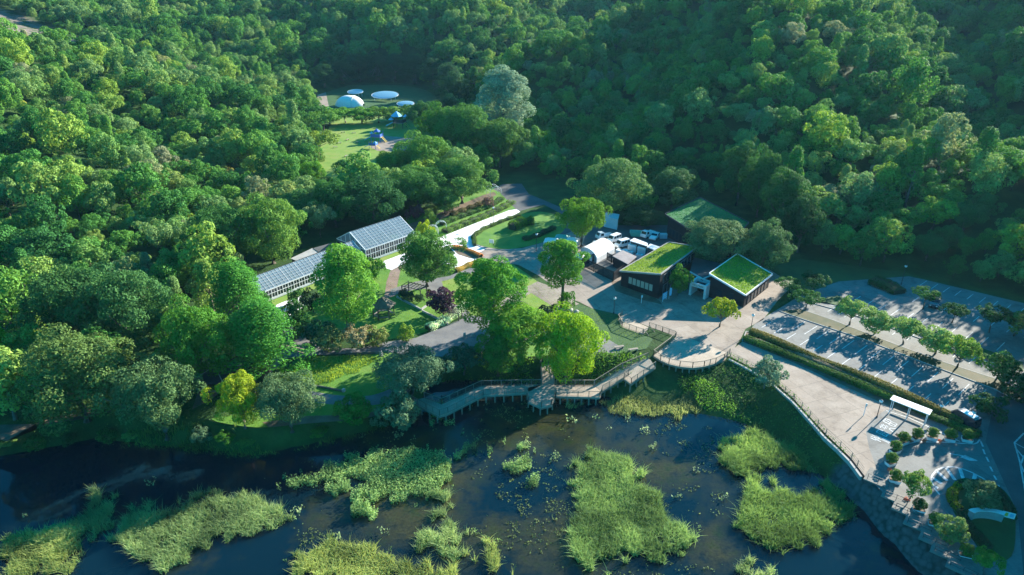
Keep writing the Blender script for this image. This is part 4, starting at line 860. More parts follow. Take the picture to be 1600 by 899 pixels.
lean_roof([(1011, 386), (1016, 381), (1032, 386), (1026, 392)], [2.4] * 4, 'right of the two long white roofed containers', 'white', 'container', 'dark_metal')
for (x0, y0), lb in (((988, 393), 'big'), ((1003, 397), 'big'), ((983, 399), 'low'), ((999, 404), 'low')):
    p = P(x0, y0, 0); big = lb == 'big'
    side = 'left' if x0 in (988, 983) else 'right'
    e = empty('cooling_unit', p, math.radians(-33), ('%s %s white machine unit behind the grey roofed block' % (side, 'taller' if big else 'smaller')), 'machine unit', 'white machine units in the yard')
    h = 1.7 if big else 1.0
    MB().box((0, 0, h / 2 + .05), (2.0 if big else 1.6, 1.1 if big else 0.9, h)).build('casing', M['white'], e)
    MB().box((0, -0.56 if big else -0.46, h / 2 + .05), (1.6 if big else 1.2, 0.04, h * .6)).build('grille', M['pale_wall'], e)
    MB().box((0, 0, h + .07), (1.0 if big else .8, .6, .05)).build('fan_cover', M['concrete'], e)
lean_roof([(943, 338), (945, 331), (968, 335), (966, 343)], [2.9, 3.1, 3.1, 2.9], 'pale blue shed under the trees at the back of the yard', 'shed_blue', 'shed', 'shed_blue')
# slatted yard fence
def slat_fence(pts, H, label, step=0.32, mat='black_wall', z=0.0, slat=0.22):
    w = [P(a, b, z) for a, b in pts]; e = empty('slatted_fence', w[0], 0, label, 'fence'); o = w[0]
    mb = MB(); rl = MB(); ps = []
    for a, b in zip(w[:-1], w[1:]):
        a = a - o; b = b - o; L = (b - a).length; k = max(1, int(L / step)); d = (b - a).normalized(); rz = math.atan2(d.y, d.x)
        for i in range(k): c = a + d * (L * (i + .5) / k); mb.box((c.x, c.y, H / 2 + .05), (slat, 0.04, H - .1), rz)
        for zz in (0.35, H - 0.25): rl.bar(a + Vector((0, 0, zz)) , b + Vector((0, 0, zz)), 0.06, 0.1)
        m = max(1, int(L / 2.5))
        for i in range(m + 1): ps.append(a + d * (L * i / m))
    mb.build('slats', M[mat], e); rl.build('rails', M[mat], e)
    for p in ps: MB().box((p.x, p.y, H / 2), (0.12, 0.12, H + .06)).build('post', M[mat], e)
    return e
slat_fence([(903, 424), (912, 418), (958, 440), (975, 428)], 2.3, 'tall black slatted fence along the front of the yard')
slat_fence([(916, 414), (930, 408)], 2.0, 'short black slatted fence in front of the white storage tent')
slat_fence([(948, 407), (955, 411), (980, 420), (990, 414)], 2.0, 'black slatted fence around the grey roofed block')

# ------------------------------------------------------------------ vehicles
def vehicle(kind, px, py, heading, paint, label, name):
    p = P(px, py, 0); e = empty(name, p, heading, label, {'van': 'van', 'car': 'car', 'truck': 'truck'}[kind])
    L, Wc = {'van': (3.9, 1.6), 'car': (4.1, 1.68), 'truck': (4.3, 1.65)}[kind]
    prof = {'van': [(-L/2, .35), (-L/2, 1.0), (-L/2 + .1, 1.85), (L/2 - 1.0, 1.9), (L/2 - .35, 1.15), (L/2, 1.0), (L/2, .35)],
            'car': [(-L/2, .35), (-L/2, .85), (-L/2 + .35, .95), (-L/2 + .9, 1.42), (L/2 - 1.9, 1.45), (L/2 - 1.15, .98), (L/2 - .1, .82), (L/2, .6), (L/2, .35)],
            'truck': [(L/2 - 1.7, .4), (L/2 - 1.7, 1.85), (L/2 - .55, 1.88), (L/2 - .15, 1.1), (L/2, 1.0), (L/2, .4)]}[kind]
    n = len(prof); mb = MB(); cz = 1.0
    def yy(z): return Wc / 2 * (1 - 0.16 * max(0, z - cz))
    mb.add([(x, -yy(z), z) for x, z in prof] + [(x, yy(z), z) for x, z in prof], [tuple(range(n)), tuple(range(n, 2 * n))[::-1]] + [(i, (i + 1) % n, n + (i + 1) % n, n + i) for i in range(n)])
    body = mb.build('body', paint, e); bv = body.modifiers.new('bevel', 'BEVEL'); bv.width = 0.06; bv.segments = 2
    if kind == 'truck':
        m = MB().box((-0.75, 0, .72), (2.75, Wc, .08))
        for s_ in (-1, 1): m.box((-0.75, s_ * (Wc / 2 - .03), .92), (2.75, .05, .32))
        m.box((-2.1, 0, .92), (.05, Wc, .32)); m.build('load_bed', paint, e)
    G_ = M['glass_dark']; wsx = {'van': (L/2 - 1.0, 1.9, L/2 - .35, 1.15), 'car': (L/2 - 1.9, 1.45, L/2 - 1.15, .98), 'truck': (L/2 - .55, 1.88, L/2 - .15, 1.1)}[kind]
    x0, z0, x1, z1 = wsx; nn = Vector((z0 - z1, 0, x1 - x0)).normalized() * 0.012
    def quad(pts, nm):
        m = MB(); q = [Vector(v) for v in pts]; nr = (q[1] - q[0]).cross(q[2] - q[0]).normalized() * 0.02
        c_ = centroid(q)
        m.add([v + (nr if nr.dot(c_ - Vector((0, 0, 1))) > 0 else -nr) for v in q], [(0, 1, 2, 3)]); return m.build(nm, G_, e)
    f = lambda t: (x0 + (x1 - x0) * t, z0 + (z1 - z0) * t)
    (xa, za), (xb, zb) = f(.12), f(.9)
    quad([(xa, -yy(za) + .1, za), (xa, yy(za) - .1, za), (xb, yy(zb) - .1, zb), (xb, -yy(zb) + .1, zb)], 'windscreen')
    lo, hi = {'van': (1.15, 1.68), 'car': (1.0, 1.34), 'truck': (1.15, 1.7)}[kind]
    spans = {'van': [(-1.75, -1.0), (-.9, .05), (.15, .95)], 'car': [(-1.15, -.25), (-.17, .45)], 'truck': [(.6, 1.5)]}[kind]
    for s_ in (-1, 1):
        for xa, xb in spans: quad([(xa, s_ * yy(lo), lo), (xb, s_ * yy(lo), lo), (xb - .06, s_ * yy(hi), hi), (xa + .06, s_ * yy(hi), hi)], 'side_window')
    if kind == 'van': quad([(-L/2 + .02, -.6, 1.15), (-L/2 + .02, .6, 1.15), (-L/2 + .09, .55, 1.7), (-L/2 + .09, -.55, 1.7)], 'rear_window')
    if kind == 'car': quad([(-L/2 + .42, -.6, 1.0), (-L/2 + .42, .6, 1.0), (-L/2 + .86, .55, 1.38), (-L/2 + .86, -.55, 1.38)], 'rear_window')
    for sx in (-L/2 + .75, L/2 - .75):
        for s_ in (-1, 1): MB().tube([(sx, s_ * (Wc/2 - .2), .3), (sx, s_ * (Wc/2 + .01), .3)], .3, 12).build('wheel', M['tyre'], e)
    for s_ in (-1, 1):
        MB().box((L/2 + .005, s_ * .55, .68), (.04, .3, .16)).build('headlight', M['lamp_glass'], e)
        MB().box((-L/2 - .005, s_ * .62, .72), (.04, .16, .2)).build('tail_light', M['red'], e)
    return e
R = math.radians
vehicle('van', 972, 386, R(215), M['car_white'], 'white van with side windows next to the storage tent', 'van')
vehicle('van', 959, 378, R(225), M['car_white'], 'white van with a dark rear window, half behind the storage tent', 'van')
vehicle('truck', 944, 373, R(205), M['car_white'], 'small open white truck behind the two vans', 'pickup_truck')
vehicle('truck', 1012, 370, R(225), M['car_white'], 'white truck in the shade left of the smallest car', 'pickup_truck')
vehicle('car', 1023, 373, R(240), M['car_white'], 'small white car parked in the shade near the large green roof', 'parked_car')
vehicle('car', 1459, 477, R(235), M['car_black'], 'dark car alone in the upper shaded car park', 'parked_car')
ev = vehicle('van', 1505, 661, R(112), M['car_black'], 'dark car with a pale roof backed up to the hedge by the hatched bay', 'parked_car'); MB().box((-.45, 0, 1.9), (2.0, 1.15, .06)).build('roof_panel', M['car_white'], ev)
for i, (px, py, w_, d_, h_, mt, lb) in enumerate([(975, 396, 1.6, 1.0, .8, 'teal', 'low green crate stack below the white van with side windows'), (967, 397, 1.2, 1.2, 1.0, 'pale_wall', 'pale box beside the white storage tent'), (935, 388, 1.6, 1.0, 1.0, 'shed_blue', 'pale blue bin left of the storage tent roof'), (930, 382, .9, .9, .7, 'blue', 'small blue bin by the yard entrance'), (1036, 372, 1.8, 1.2, 1.0, 'shed_blue', 'blue tarpaulin heap at the corner of the large green roof'), (943, 402, 1.4, .9, .6, 'concrete', 'low grey crate in front of the storage tent'), (921, 410, 1.5, 1.1, 1.3, 'canvas', 'white cabinet at the left end of the slatted fence')]):
    e = empty('storage_box', P(px, py, 0), .3 + i * .7, lb, 'box'); MB().box((0, 0, h_ / 2), (w_, d_, h_)).build('body', M[mt], e); MB().box((0, 0, h_ + .04), (w_ + .08, d_ + .08, .08)).build('lid', M['pale_wall'], e)
p = P(993, 369, 0); e = empty('skip', p, R(-10), 'turquoise open topped rubbish skip beside the white truck', 'skip')
mb = MB(); 
bt = [(-1.1, -.7), (1.1, -.7), (1.1, .7), (-1.1, .7)]; tp = [(-1.5, -.9), (1.5, -.9), (1.5, .9), (-1.5, .9)]
mb.add([(x, y, .1) for x, y in bt] + [(x, y, 1.2) for x, y in tp] + [(x * .93, y * .9, 1.2) for x, y in tp] + [(x * .93, y * .9, .3) for x, y in bt],
       [(3, 2, 1, 0)] + [(i, (i + 1) % 4, 4 + (i + 1) % 4, 4 + i) for i in range(4)] + [(4 + i, 4 + (i + 1) % 4, 8 + (i + 1) % 4, 8 + i) for i in range(4)] + [(8 + i, 8 + (i + 1) % 4, 12 + (i + 1) % 4, 12 + i) for i in range(4)] + [(12, 13, 14, 15)])
mb.build('bin', M['teal'], e); MB().bar((-1.52, -.9, 1.2), (1.52, -.9, 1.2), .1).bar((-1.52, .9, 1.2), (1.52, .9, 1.2), .1).build('rim', M['teal'], e)

# canopy tents at the yard entrance
def frame_tent(px, py, w, d, h, rz, mat, label, peak=0.7):
    p = P(px, py, 0); e = empty('canopy_tent', p, rz, label, 'canopy')
    mb = MB(); mb.add([(-w/2, -d/2, h), (w/2, -d/2, h), (w/2, d/2, h), (-w/2, d/2, h), (-w*.25, 0, h + peak), (w*.25, 0, h + peak)], [(0, 1, 5, 4), (2, 3, 4, 5), (1, 2, 5), (3, 0, 4)])
    mb.add([(-w/2, -d/2, h), (w/2, -d/2, h), (w/2, -d/2, h - .3), (-w/2, -d/2, h - .3)], [(0, 1, 2, 3)]).add([(-w/2, d/2, h), (-w/2, -d/2, h), (-w/2, -d/2, h - .3), (-w/2, d/2, h - .3)], [(0, 1, 2, 3)])
    mb.build('canopy', M[mat], e)
    for sx in (-1, 1):
        for sy in (-1, 1): MB().tube([(sx * (w/2 - .05), sy * (d/2 - .05), 0), (sx * (w/2 - .05), sy * (d/2 - .05), h)], .04, 6).build('leg', M['white'], e)
frame_tent(862, 389, 3.6, 2.6, 2.1, R(-12), 'canvas', 'white canopy tent at the yard entrance, leftmost of three')
frame_tent(878, 385, 3.4, 2.8, 2.3, R(-14), 'teal', 'green canopy tent between the two white ones')
frame_tent(893, 388, 3.0, 2.6, 2.1, R(-14), 'canvas', 'white canopy tent behind the slim plaza tree')
frame_tent(904, 412, 2.2, 1.8, 1.8, R(-24), 'canvas', 'small white canopy at the corner of the slatted fence')

M['membrane'] = plain('shade_tinted_membrane', (0.20, 0.42, 0.55), .6)  # pale canopies tinted blue, open shade painted into the membrane colour
# ------------------------------------------------------------------ valley: tents, discs, play equipment
v = hit(547, 166); e = empty('dome_tent', (v.x, v.y, v.z), R(-8), 'big white domed tent open to the front in the far clearing', 'tent')
mb = MB(); nu, nv = 12, 8; vs = []; rr = 6.9
for i in range(nu + 1):
    for j in range(nv + 1):
        uu = -1 + 2 * i / nu; t = math.pi * j / nv; k = math.sqrt(max(0, 1 - uu * uu * .92)); vs.append((rr * uu, 5.0 * k * math.cos(t), 5.0 * k * math.sin(t)))
mb.add(vs, [(i * (nv + 1) + j, (i + 1) * (nv + 1) + j, (i + 1) * (nv + 1) + j + 1, i * (nv + 1) + j + 1) for i in range(nu) for j in range(nv)]); mb.build('cover', M['canvas'], e, True)
MB().tube([Vector(vs[(nu // 2 + 2) * (nv + 1) + j]) * 1.01 for j in range(nv + 1)], .14, 6).build('seam', M['pale_wall'], e)
def disc(px, py, rx, ry, h, label):
    v = hit(px, py); e = empty('shade_canopy', (v.x, v.y, v.z), R(-14), label, 'canopy'); mb = MB(); mb.ball((0, 0, 0), (rx, ry, h), 28, 10); tl = math.radians(14)
    mb.v = [(x, y * math.cos(tl) - z * math.sin(tl), 2.6 + y * math.sin(tl) + z * math.cos(tl)) for x, y, z in mb.v]; mb.build('membrane', M['membrane'], e, True)
    MB().tube([(rx * math.cos(t), ry * math.sin(t) * math.cos(tl), 2.6 + ry * math.sin(t) * math.sin(tl)) for t in [6.2832 * i / 28 for i in range(29)]], .12, 6, False).build('rim', M['pale_wall'], e)
    for t in (.8, 2.3, 3.9, 5.5): MB().tube([(rx * .9 * math.cos(t), ry * .9 * math.sin(t) * math.cos(tl), 0), (rx * .9 * math.cos(t), ry * .9 * math.sin(t) * math.cos(tl), 2.6 + ry * .9 * math.sin(t) * math.sin(tl))], .1, 6).build('post', M['white'], e)
disc(602, 157, 7.0, 4.6, .3, 'largest pale oval canopy in the shaded clearing')
disc(556, 152, 4.2, 3.0, .3, 'small pale oval canopy behind the domed tent')
disc(634, 171, 4.2, 2.8, .3, 'pale oval canopy right of the row of trees')
def play(px, py, s, label, roofs, main):
    v = hit(px, py); e = empty('play_structure', (v.x, v.y, v.z), R(-15), label, 'play equipment'); e.scale = (s,) * 3
    for x in (-1.4, 1.4):
        for y in (-1.2, 1.2): MB().tube([(x, y, 0), (x, y, 3.0)], .09, 6).build('post', M[main], e)
    MB().box((0, 0, 1.5), (3.0, 2.6, .14)).build('deck', M['wood'], e)
    MB().box((0, -1.25, 2.0), (2.9, .07, .8)).build('panel', M[main], e); MB().box((1.42, 0, 2.0), (.07, 2.4, .8)).build('panel', M[main], e)
    for (x, y, z, r, m) in roofs: MB().add([(x + r * math.cos(6.283 * i / 8), y + r * math.sin(6.283 * i / 8), z) for i in range(8)] + [(x, y, z + r * .8)], [(i, (i + 1) % 8, 8) for i in range(8)]).build('roof', M[m], e)
    MB().add([(-1.5, -.5, 1.55), (-1.5, .4, 1.55), (-4.0, .4, .25), (-4.0, -.5, .25)], [(0, 1, 2, 3)]).add([(-1.5, -.5, 1.55), (-4, -.5, .25), (-4, -.5, .55), (-1.5, -.5, 1.85)], [(0, 1, 2, 3)]).add([(-1.5, .4, 1.55), (-4, .4, .25), (-4, .4, .55), (-1.5, .4, 1.85)], [(0, 1, 2, 3)]).build('slide', M['sky_blue'], e)
    m = MB()
    for i in range(5): m.bar((1.5 + i * .3, -.5, 1.4 - i * .3), (1.5 + i * .3, .5, 1.4 - i * .3), .1)
    m.bar((1.5, -.5, 1.5), (2.9, -.5, .05), .07).bar((1.5, .5, 1.5), (2.9, .5, .05), .07).build('ladder', M['yellow'], e)
play(590, 222, 1.3, 'blue climbing tower on the pale yard of the meadow', [(0, 0, 3.0, 1.1, 'blue'), (-1.2, -1, 2.6, .7, 'sky_blue')], 'blue')
play(584, 233, .9, 'low play frame with a light blue slide in front of the tower', [(.8, 0, 2.3, 1.0, 'sky_blue')], 'blue')
play(625, 200, 1.5, 'dark play fort with three pale blue roofs in the shade', [(-.8, 0, 3.2, 1.7, 'sky_blue'), (1.6, .6, 3.0, .8, 'sky_blue'), (-1.9, -1.3, 2.4, .8, 'sky_blue')], 'dark_metal')
rg = random.Random(4)
for i, (px, py) in enumerate([(536, 208), (553, 209), (543, 220), (530, 225), (524, 232), (541, 246), (560, 224)]):
    v = hit(px, py); e = empty('bench', (v.x, v.y, v.z), rg.uniform(0, 3), ['pale bench at the top left of the sunlit meadow', 'pale bench at the top middle of the sunlit meadow', 'pale bench in the middle of the sunlit meadow', 'pale bench at the left side of the sunlit meadow', 'pale bench nearest the yellowish tree by the meadow', 'pale bench lowest on the sunlit meadow', 'pale bench nearest the blue climbing tower'][i], 'bench', 'benches on the meadow')
    MB().box((0, 0, .45), (1.6, .45, .08)).build('seat', M['wood'], e)
    for s_ in (-.6, .6): MB().box((s_, 0, .2), (.1, .4, .42)).build('leg', M['wood'], e)
# ------------------------------------------------------------------ decks and boardwalks
plank, pn, pb = new_mat('deck_planks')
wv = N(pn, "ShaderNodeTexWave"); wv.inputs['Scale'].default_value = 1.1; wv.inputs['Distortion'].default_value = 0.4; gg = N(pn, "ShaderNodeNewGeometry"); pn.links.new(gg.outputs['Position'], wv.inputs['Vector'])
pc = mixc(pn, 0.5, ramp(pn, [(0.3, (0.30, 0.235, 0.175)), (0.7, (0.45, 0.36, 0.27))], noise(pn, 0.7, 5)), ramp(pn, [(0.0, (0.55, 0.55, 0.55)), (0.25, (1, 1, 1))], wv.outputs[0]), 'MULTIPLY')
pn.links.new(pc, pb.inputs['Base Color']); pb.inputs['Roughness'].default_value = 0.8
def railing(e, pts, H=1.1, step=1.6, nm='railing', infill=True):
    """posts, handrail, bottom rail and thin balusters along a polyline in the thing's own space"""
    rl = MB(); bal = MB(); ps = MB()
    for a, b in zip(pts[:-1], pts[1:]):
        L = (b - a).length; k = max(1, round(L / step)); up = Vector((0, 0, 1))
        rl.bar(a + up * H, b + up * H, 0.10, 0.07); rl.bar(a + up * .14, b + up * .14, 0.05, 0.06)
        for i in range(k + 1): q = a + (b - a) * (i / k); ps.box((q.x, q.y, q.z + H / 2), (.09, .09, H))
        m = int(L / 0.17)
        for i in range(m): q = a + (b - a) * ((i + .5) / m); bal.box((q.x, q.y, q.z + H / 2 + .03), (.022, .022, H - .22))
    r = rl.build(nm, M['rail_wood'], e); ps.build('posts', M['rail_wood'], r)
    if infill: bal.build('balusters', M['rail_wood'], r)
def deck(name, label, poly, rails, piles, thick=0.22, zs=None):
    """poly: [(px,py,z)] top outline; rails: lists of indices/points; piles: [(px,py,z)] tops"""
    w = [P(a, b, z) for a, b, z in poly]; o = Vector((w[0].x, w[0].y, 0)); e = empty(name, o, 0, label, 'boardwalk'); L = [p - o for p in w]
    MB().prism([(p.x, p.y) for p in L], [p.z - thick for p in L], [p.z for p in L]).build('deck', plank, e)
    m = MB()
    for i in range(len(L)):
        a, b = L[i], L[(i + 1) % len(L)]
        m.bar(a - Vector((0, 0, thick + .03)), b - Vector((0, 0, thick + .03)), .16, .22)
    m.build('edge_beam', M['rail_wood'], e)
    for r in rails: railing(e, [L[i] if isinstance(i, int) else P(*i) - o for i in r])
    for a, b, z in piles:
        p = P(a, b, z) - o; MB().box((p.x, p.y, (p.z - thick - 4.2) / 2), (.2, .2, p.z - thick + 4.2)).build('pile', M['rail_wood'], e)
    return e
def along(pts, n):
    out = []; seg = [math.dist(a[:2], b[:2]) for a, b in zip(pts[:-1], pts[1:])]; T_ = sum(seg)
    for i in range(n):
        t = T_ * (i + .5) / n
        for (a, b), s_ in zip(zip(pts[:-1], pts[1:]), seg):
            if t <= s_: f = t / s_; out.append(tuple(a[k] + (b[k] - a[k]) * f for k in range(3))); break
            t -= s_
    return out
Z = -1.5
west_out = [(640, 626, Z), (666, 640, Z), (687, 650, Z), (700, 646, Z), (755, 618, Z), (822, 614, Z)]
west_in = [(846, 602, Z), (752, 604, Z), (690, 632, Z), (663, 622, Z)]
deck('boardwalk', 'shaded bent boardwalk on piles running left over the pond', west_out + west_in, [[0, 1, 2, 3, 4, 5], [6, 7, 8, 9]], along(west_out, 14) + along(west_in, 8))
plat = [(823, 607, Z), (826, 628, Z), (846, 637, Z), (862, 633, Z), (868, 611, Z), (866, 601, Z), (847, 601, Z)]
deck('viewing_platform', 'small many sided platform over the water in the middle', plat, [[0, 1, 2, 3, 4]], along(plat[:5], 7))
deck('footbridge', 'footbridge leading from the bank to the middle platform', [(847, 600.5, Z), (866, 600.5, Z), (861, 573, -0.9), (859, 556, -0.15), (847, 556, -0.15), (845, 573, -0.9)], [[1, 2, 3], [0, 5, 4]], [(850, 580, Z), (863, 580, Z)])
deck('boardwalk', 'sunlit straight boardwalk right of the middle platform', [(868.5, 603, Z), (869, 619, Z), (937, 621, Z), (940, 612, Z), (928, 603, Z)], [[1, 2, 3], [0, 4]], along([(870, 619, Z), (937, 621, Z)], 6))
deck('ramp', 'sunlit stepped ramp rising from the straight boardwalk', [(929, 603, Z), (940.5, 612, Z), (975, 591, -0.7), (982, 585, -0.6), (972, 576, -0.6)], [[1, 2, 3], [0, 4]], [(945, 608, -1.4), (955, 602, -1.2), (966, 595, -.9)])
deck('ramp', 'shaded ramp with a square landing going up under the terrace deck', [(973, 576, -0.6), (984, 586, -0.6), (975, 592, -.6), (986, 600, -0.6), (1024, 574, 0.0), (1016, 562, 0.0), (1012, 560, 0)], [[2, 3, 4], [0, 6]], [(985, 598, -.6), (995, 592, -.5), (1006, 585, -.3), (978, 592, -.6)])
# terrace deck at plaza level, standing on posts over the bank
Zt = 0.045
arc = [(1140, 553), (1131, 562), (1118, 568), (1100, 573), (1082, 575), (1062, 573), (1045, 569), (1032, 563), (1021, 556)]
inner = [(1045, 538), (1056, 527), (1080, 530), (1120, 545)]
pl = [(a, b, Zt) for a, b in arc + inner]
deck('terrace_deck', 'curved terrace deck on tall posts at the plaza edge', pl, [list(range(9)) + [9, 10]], along([(a, b, Zt) for a, b in arc[:-1]], 11) + [(1040, 552, Zt), (1060, 560, Zt), (1085, 562, Zt), (1110, 558, Zt)])
pl = [(966, 500, Zt), (972, 511, Zt), (1005, 523, Zt), (1014, 512, Zt), (980, 497, Zt), (972, 493, Zt)]
deck('terrace_deck', 'small narrow upper deck at the left end of the terrace', pl, [[5, 0, 1, 2], [3, (1035, 519, Zt), (1055, 526, Zt)]], [(972, 508, Zt), (985, 513, Zt), (997, 518, Zt), (1004, 521, Zt)])
# stairs between them, down to the path
p0, p1 = P(1009, 518, 0.0), P(1028, 543, -2.2); e = empty('stairs', p0, 0, 'wooden stairs going down between the two terrace decks', 'stairs')
d = (p1 - p0); hd = Vector((d.x, d.y, 0)).normalized(); sd = Vector((hd.y, -hd.x, 0)); mb = MB()
for i in range(12): c = d * ((i + .5) / 12); mb.box((c.x, c.y, c.z), (d.xy.length / 12 + .03, 1.8, .07), math.atan2(hd.y, hd.x))
mb.build('treads', M['wood'], e)
for s_ in (-1, 1): MB().bar(sd * .92 * s_, d + sd * .92 * s_, .08, .3).build('stringer', M['rail_wood'], e)
railing(e, [sd * .95, d + sd * .95], 1.0); railing(e, [sd * -.95, d - sd * .95], 1.0)

# promenade railing and kerb wall
fl = [(1141, 559), (1166, 572), (1200, 590), (1240, 625), (1265, 652), (1290, 680), (1312, 700), (1330, 718), (1348, 742)]
w = [P(a, b, 0.06) for a, b in fl]; o = w[0].copy(); e = empty('promenade_railing', o, 0, 'long thin metal railing curving along the promenade above the pond', 'railing')
L = [p - o for p in w]; m = MB()
for a, b in zip(L[:-1], L[1:]):
    for h in (.4, .75, 1.1): m.bar(a + Vector((0, 0, h)), b + Vector((0, 0, h)), .045)
m.build('rails', M['rail_wood'], e)
for a, b in zip(L[:-1], L[1:]):
    k = max(1, round((b - a).length / 2.0))
    for i in range(k): q = a + (b - a) * (i / k); MB().box((q.x, q.y, .55), (.08, .08, 1.1)).build('post', M['rail_wood'], e)
e = empty('retaining_kerb', o, 0, 'pale concrete kerb wall below the promenade railing', 'kerb'); m = MB()
for a, b in zip(L[:-1], L[1:]): m.bar(a + Vector((-.35, -.35, -.3)), b + Vector((-.35, -.35, -.3)), .3, .62)
m.build('wall', M['concrete'], e)

# stepped terraces along the water at bottom right
steps = [(1366, 752, 1386, 741), (1395, 780, 1413, 766), (1412, 800, 1430, 786), (1432, 824, 1448, 808), (1455, 848, 1474, 832), (1474, 868, 1492, 852), (1500, 892, 1516, 876)]
for i, (x0, y0, x1, y1) in enumerate(steps):
    c = P((x0 + x1) / 2, (y0 + y1) / 2, 0.3); rz = R(-41)
    e = empty('terrace_step', (c.x, c.y, 0), rz, ['square pale terrace at the promenade end', 'second pale terrace from the promenade end', 'small third terrace from the promenade end', 'fourth terrace, beside the second leafy tree', 'fifth terrace under the loose tree', 'sixth terrace near the lowest planter', 'last terrace at the bottom edge of the photo'][i], 'terrace', 'terraces stepping along the waterside')
    MB().box((0, 0, .08 + .035 * i), (3.3, 3.0, .18 + .014 * i)).build('slab', M['terrace'], e)
    m = MB()
    for x in (-1.25, 0, 1.25): m.box((x, -1.2, .62), (.05, .05, .9))
    m.box((0, -1.2, 1.05), (2.6, .05, .05)).box((0, -1.2, .62), (2.6, .04, .04)); m.build('rail', M['dark_metal'], e)
# hedge between promenade and car park (two long clipped rows)
def hedge(pts, w_, h_, n, col, label, name='hedge', z=0.0, leaf=0.2, group=None):
    wpt = [P(a, b, z) for a, b in pts]; o = wpt[0].copy(); rg_ = np.random.RandomState(n); c_, n_, t_ = [], [], []
    seg = np.array([(b - a).length for a, b in zip(wpt[:-1], wpt[1:])]); ch = rg_.choice(len(seg), n, p=seg / seg.sum())
    A = np.array([tuple(p - o) for p in wpt]); t = rg_.rand(n, 1); base = A[ch] * (1 - t) + A[ch + 1] * t; d = (A[ch + 1] - A[ch]); d /= np.linalg.norm(d, axis=1, keepdims=True); s = np.stack([-d[:, 1], d[:, 0], d[:, 2] * 0], 1)
    th_ = rg_.uniform(-0.15, math.pi + .15, (n, 1)); wob = 1 + 0.16 * np.sin(base[:, :1] * 1.7 + base[:, 1:2]) + rg_.normal(size=(n, 1)) * .06
    off = s * np.sign(np.cos(th_)) * np.abs(np.cos(th_)) ** .6 * w_ / 2 * wob; zz = np.sign(np.sin(th_)) * np.abs(np.sin(th_)) ** .55 * h_ * wob
    p = base + off; p[:, 2:] += np.maximum(zz, .02); nn = s * np.cos(th_) + np.array([0, 0, 1]) * np.sin(th_) + rg_.normal(size=(n, 3)) * .5
    me_ = leaf_mesh('foliage', p, nn, leaf * rg_.uniform(.6, 1.3, n), rg_, LEAF, .7, np.clip(.5 + .25 * np.sin(base[:, 0] * .9) + rg_.normal(size=n) * .22, 0, 1))
    e = empty(name, o, 0, label, name.replace('_', ' '), group); f = bpy.data.objects.new('foliage', me_); C.objects.link(f); f.parent = e; f.color = (*col, 1)
    m = MB()
    for a, b in zip(wpt[:-1], wpt[1:]): m.bar(a - o + Vector((0, 0, h_ * .42)), b - o + Vector((0, 0, h_ * .42)), w_ * .72, h_ * .8)
    m.build('woody_core', M['dark_core'], e); return e
M['dark_core'] = plain('hedge_twigs', (0.03, 0.045, 0.018), .9)
hedge([(1172, 522), (1240, 551), (1320, 583), (1400, 618), (1460, 644), (1505, 664)], 1.3, 1.15, 16000, (0.15, 0.14, 0.035), 'long olive brown clipped hedge on the car park side')
hedge([(1163, 530), (1185, 540), (1260, 569), (1340, 603), (1400, 628), (1452, 652), (1530, 684)], 1.2, 0.8, 13000, (0.055, 0.12, 0.025), 'long low green hedge on the promenade side')
hedge([(1172, 536), (1185, 537), (1260, 563), (1340, 597), (1395, 620)], .6, .75, 7000, (0.22, 0.19, 0.12), 'pale seed headed grass row between the two long hedges', 'grass_row')
tag(MB().sheet(WP([(1160, 533), (1166, 518), (1200, 528), (1330, 580), (1530, 662), (1536, 684), (1400, 640), (1330, 608), (1230, 562)], 0.06)).build('hedge_bed', M['soil']), kind='structure')
hedge([(1363, 441), (1385, 449), (1405, 460)], 4.0, 1.2, 3000, DK, 'broad dark shrub bed at the corner of the upper car park', 'shrub_bed')
hedge([(706, 388), (722, 389), (738, 395), (752, 402)], 1.1, .6, 6000, (0.55, 0.28, 0.09), 'orange flowering border curving beside the white path', 'flower_border', leaf=.16)
hedge([(712, 425), (728, 418), (742, 411)], 1.2, .6, 5000, (0.42, 0.32, 0.08), 'yellow orange flowering border in front of the round bed', 'flower_border', leaf=.16)
hedge([(668, 516), (690, 506), (706, 496), (722, 484), (730, 478)], 1.8, .9, 4200, (0.50, 0.62, 0.36), 'white flowering border along the asphalt path', 'flower_border', leaf=.2)
for i, (pts, wd, col, lb) in enumerate([([(695, 364), (730, 350), (765, 336), (800, 318)], 2.4, (0.10, 0.19, 0.03), 'front row of rose bushes along the white path'), ([(690, 352), (725, 338), (760, 326), (785, 312)], 1.8, (0.07, 0.15, 0.03), 'middle row of rose bushes between the grass strips'), ([(705, 338), (735, 327), (760, 317)], 1.4, (0.11, 0.10, 0.04), 'reddish back row of bushes along the garden path')]):
    hedge(pts, wd, .9, 4200, col, lb, 'rose_row', leaf=.26)
hedge([(742, 385), (741, 370), (756, 359), (790, 345), (812, 338)], 1.0, .7, 3200, (0.08, 0.14, 0.03), 'low shrub edging on the white path side of the oval lawn', 'shrub_border', leaf=.24)
hedge([(818, 376), (840, 370), (866, 358)], 1.4, .8, 2500, (0.03, 0.08, 0.03), 'dark low shrub edging on the right side of the oval lawn', 'shrub_border', leaf=.24)
hedge([(800, 360), (815, 352), (832, 350)], 2.6, 1.8, 3000, (0.07, 0.16, 0.02), 'bushy clump in the middle of the oval lawn', 'shrub_border', leaf=.26)
hedge([(1496, 762), (1486, 775), (1488, 790), (1500, 800)], 1.0, .8, 2200, (0.15, 0.20, 0.02), 'yellow green hedge at the left of the traffic island', 'hedge')
hedge([(1496, 762), (1510, 757), (1535, 758), (1560, 772), (1574, 790), (1580, 812)], 1.0, .7, 3200, (0.03, 0.08, 0.03), 'dark hedge around the top and right of the traffic island', 'hedge')
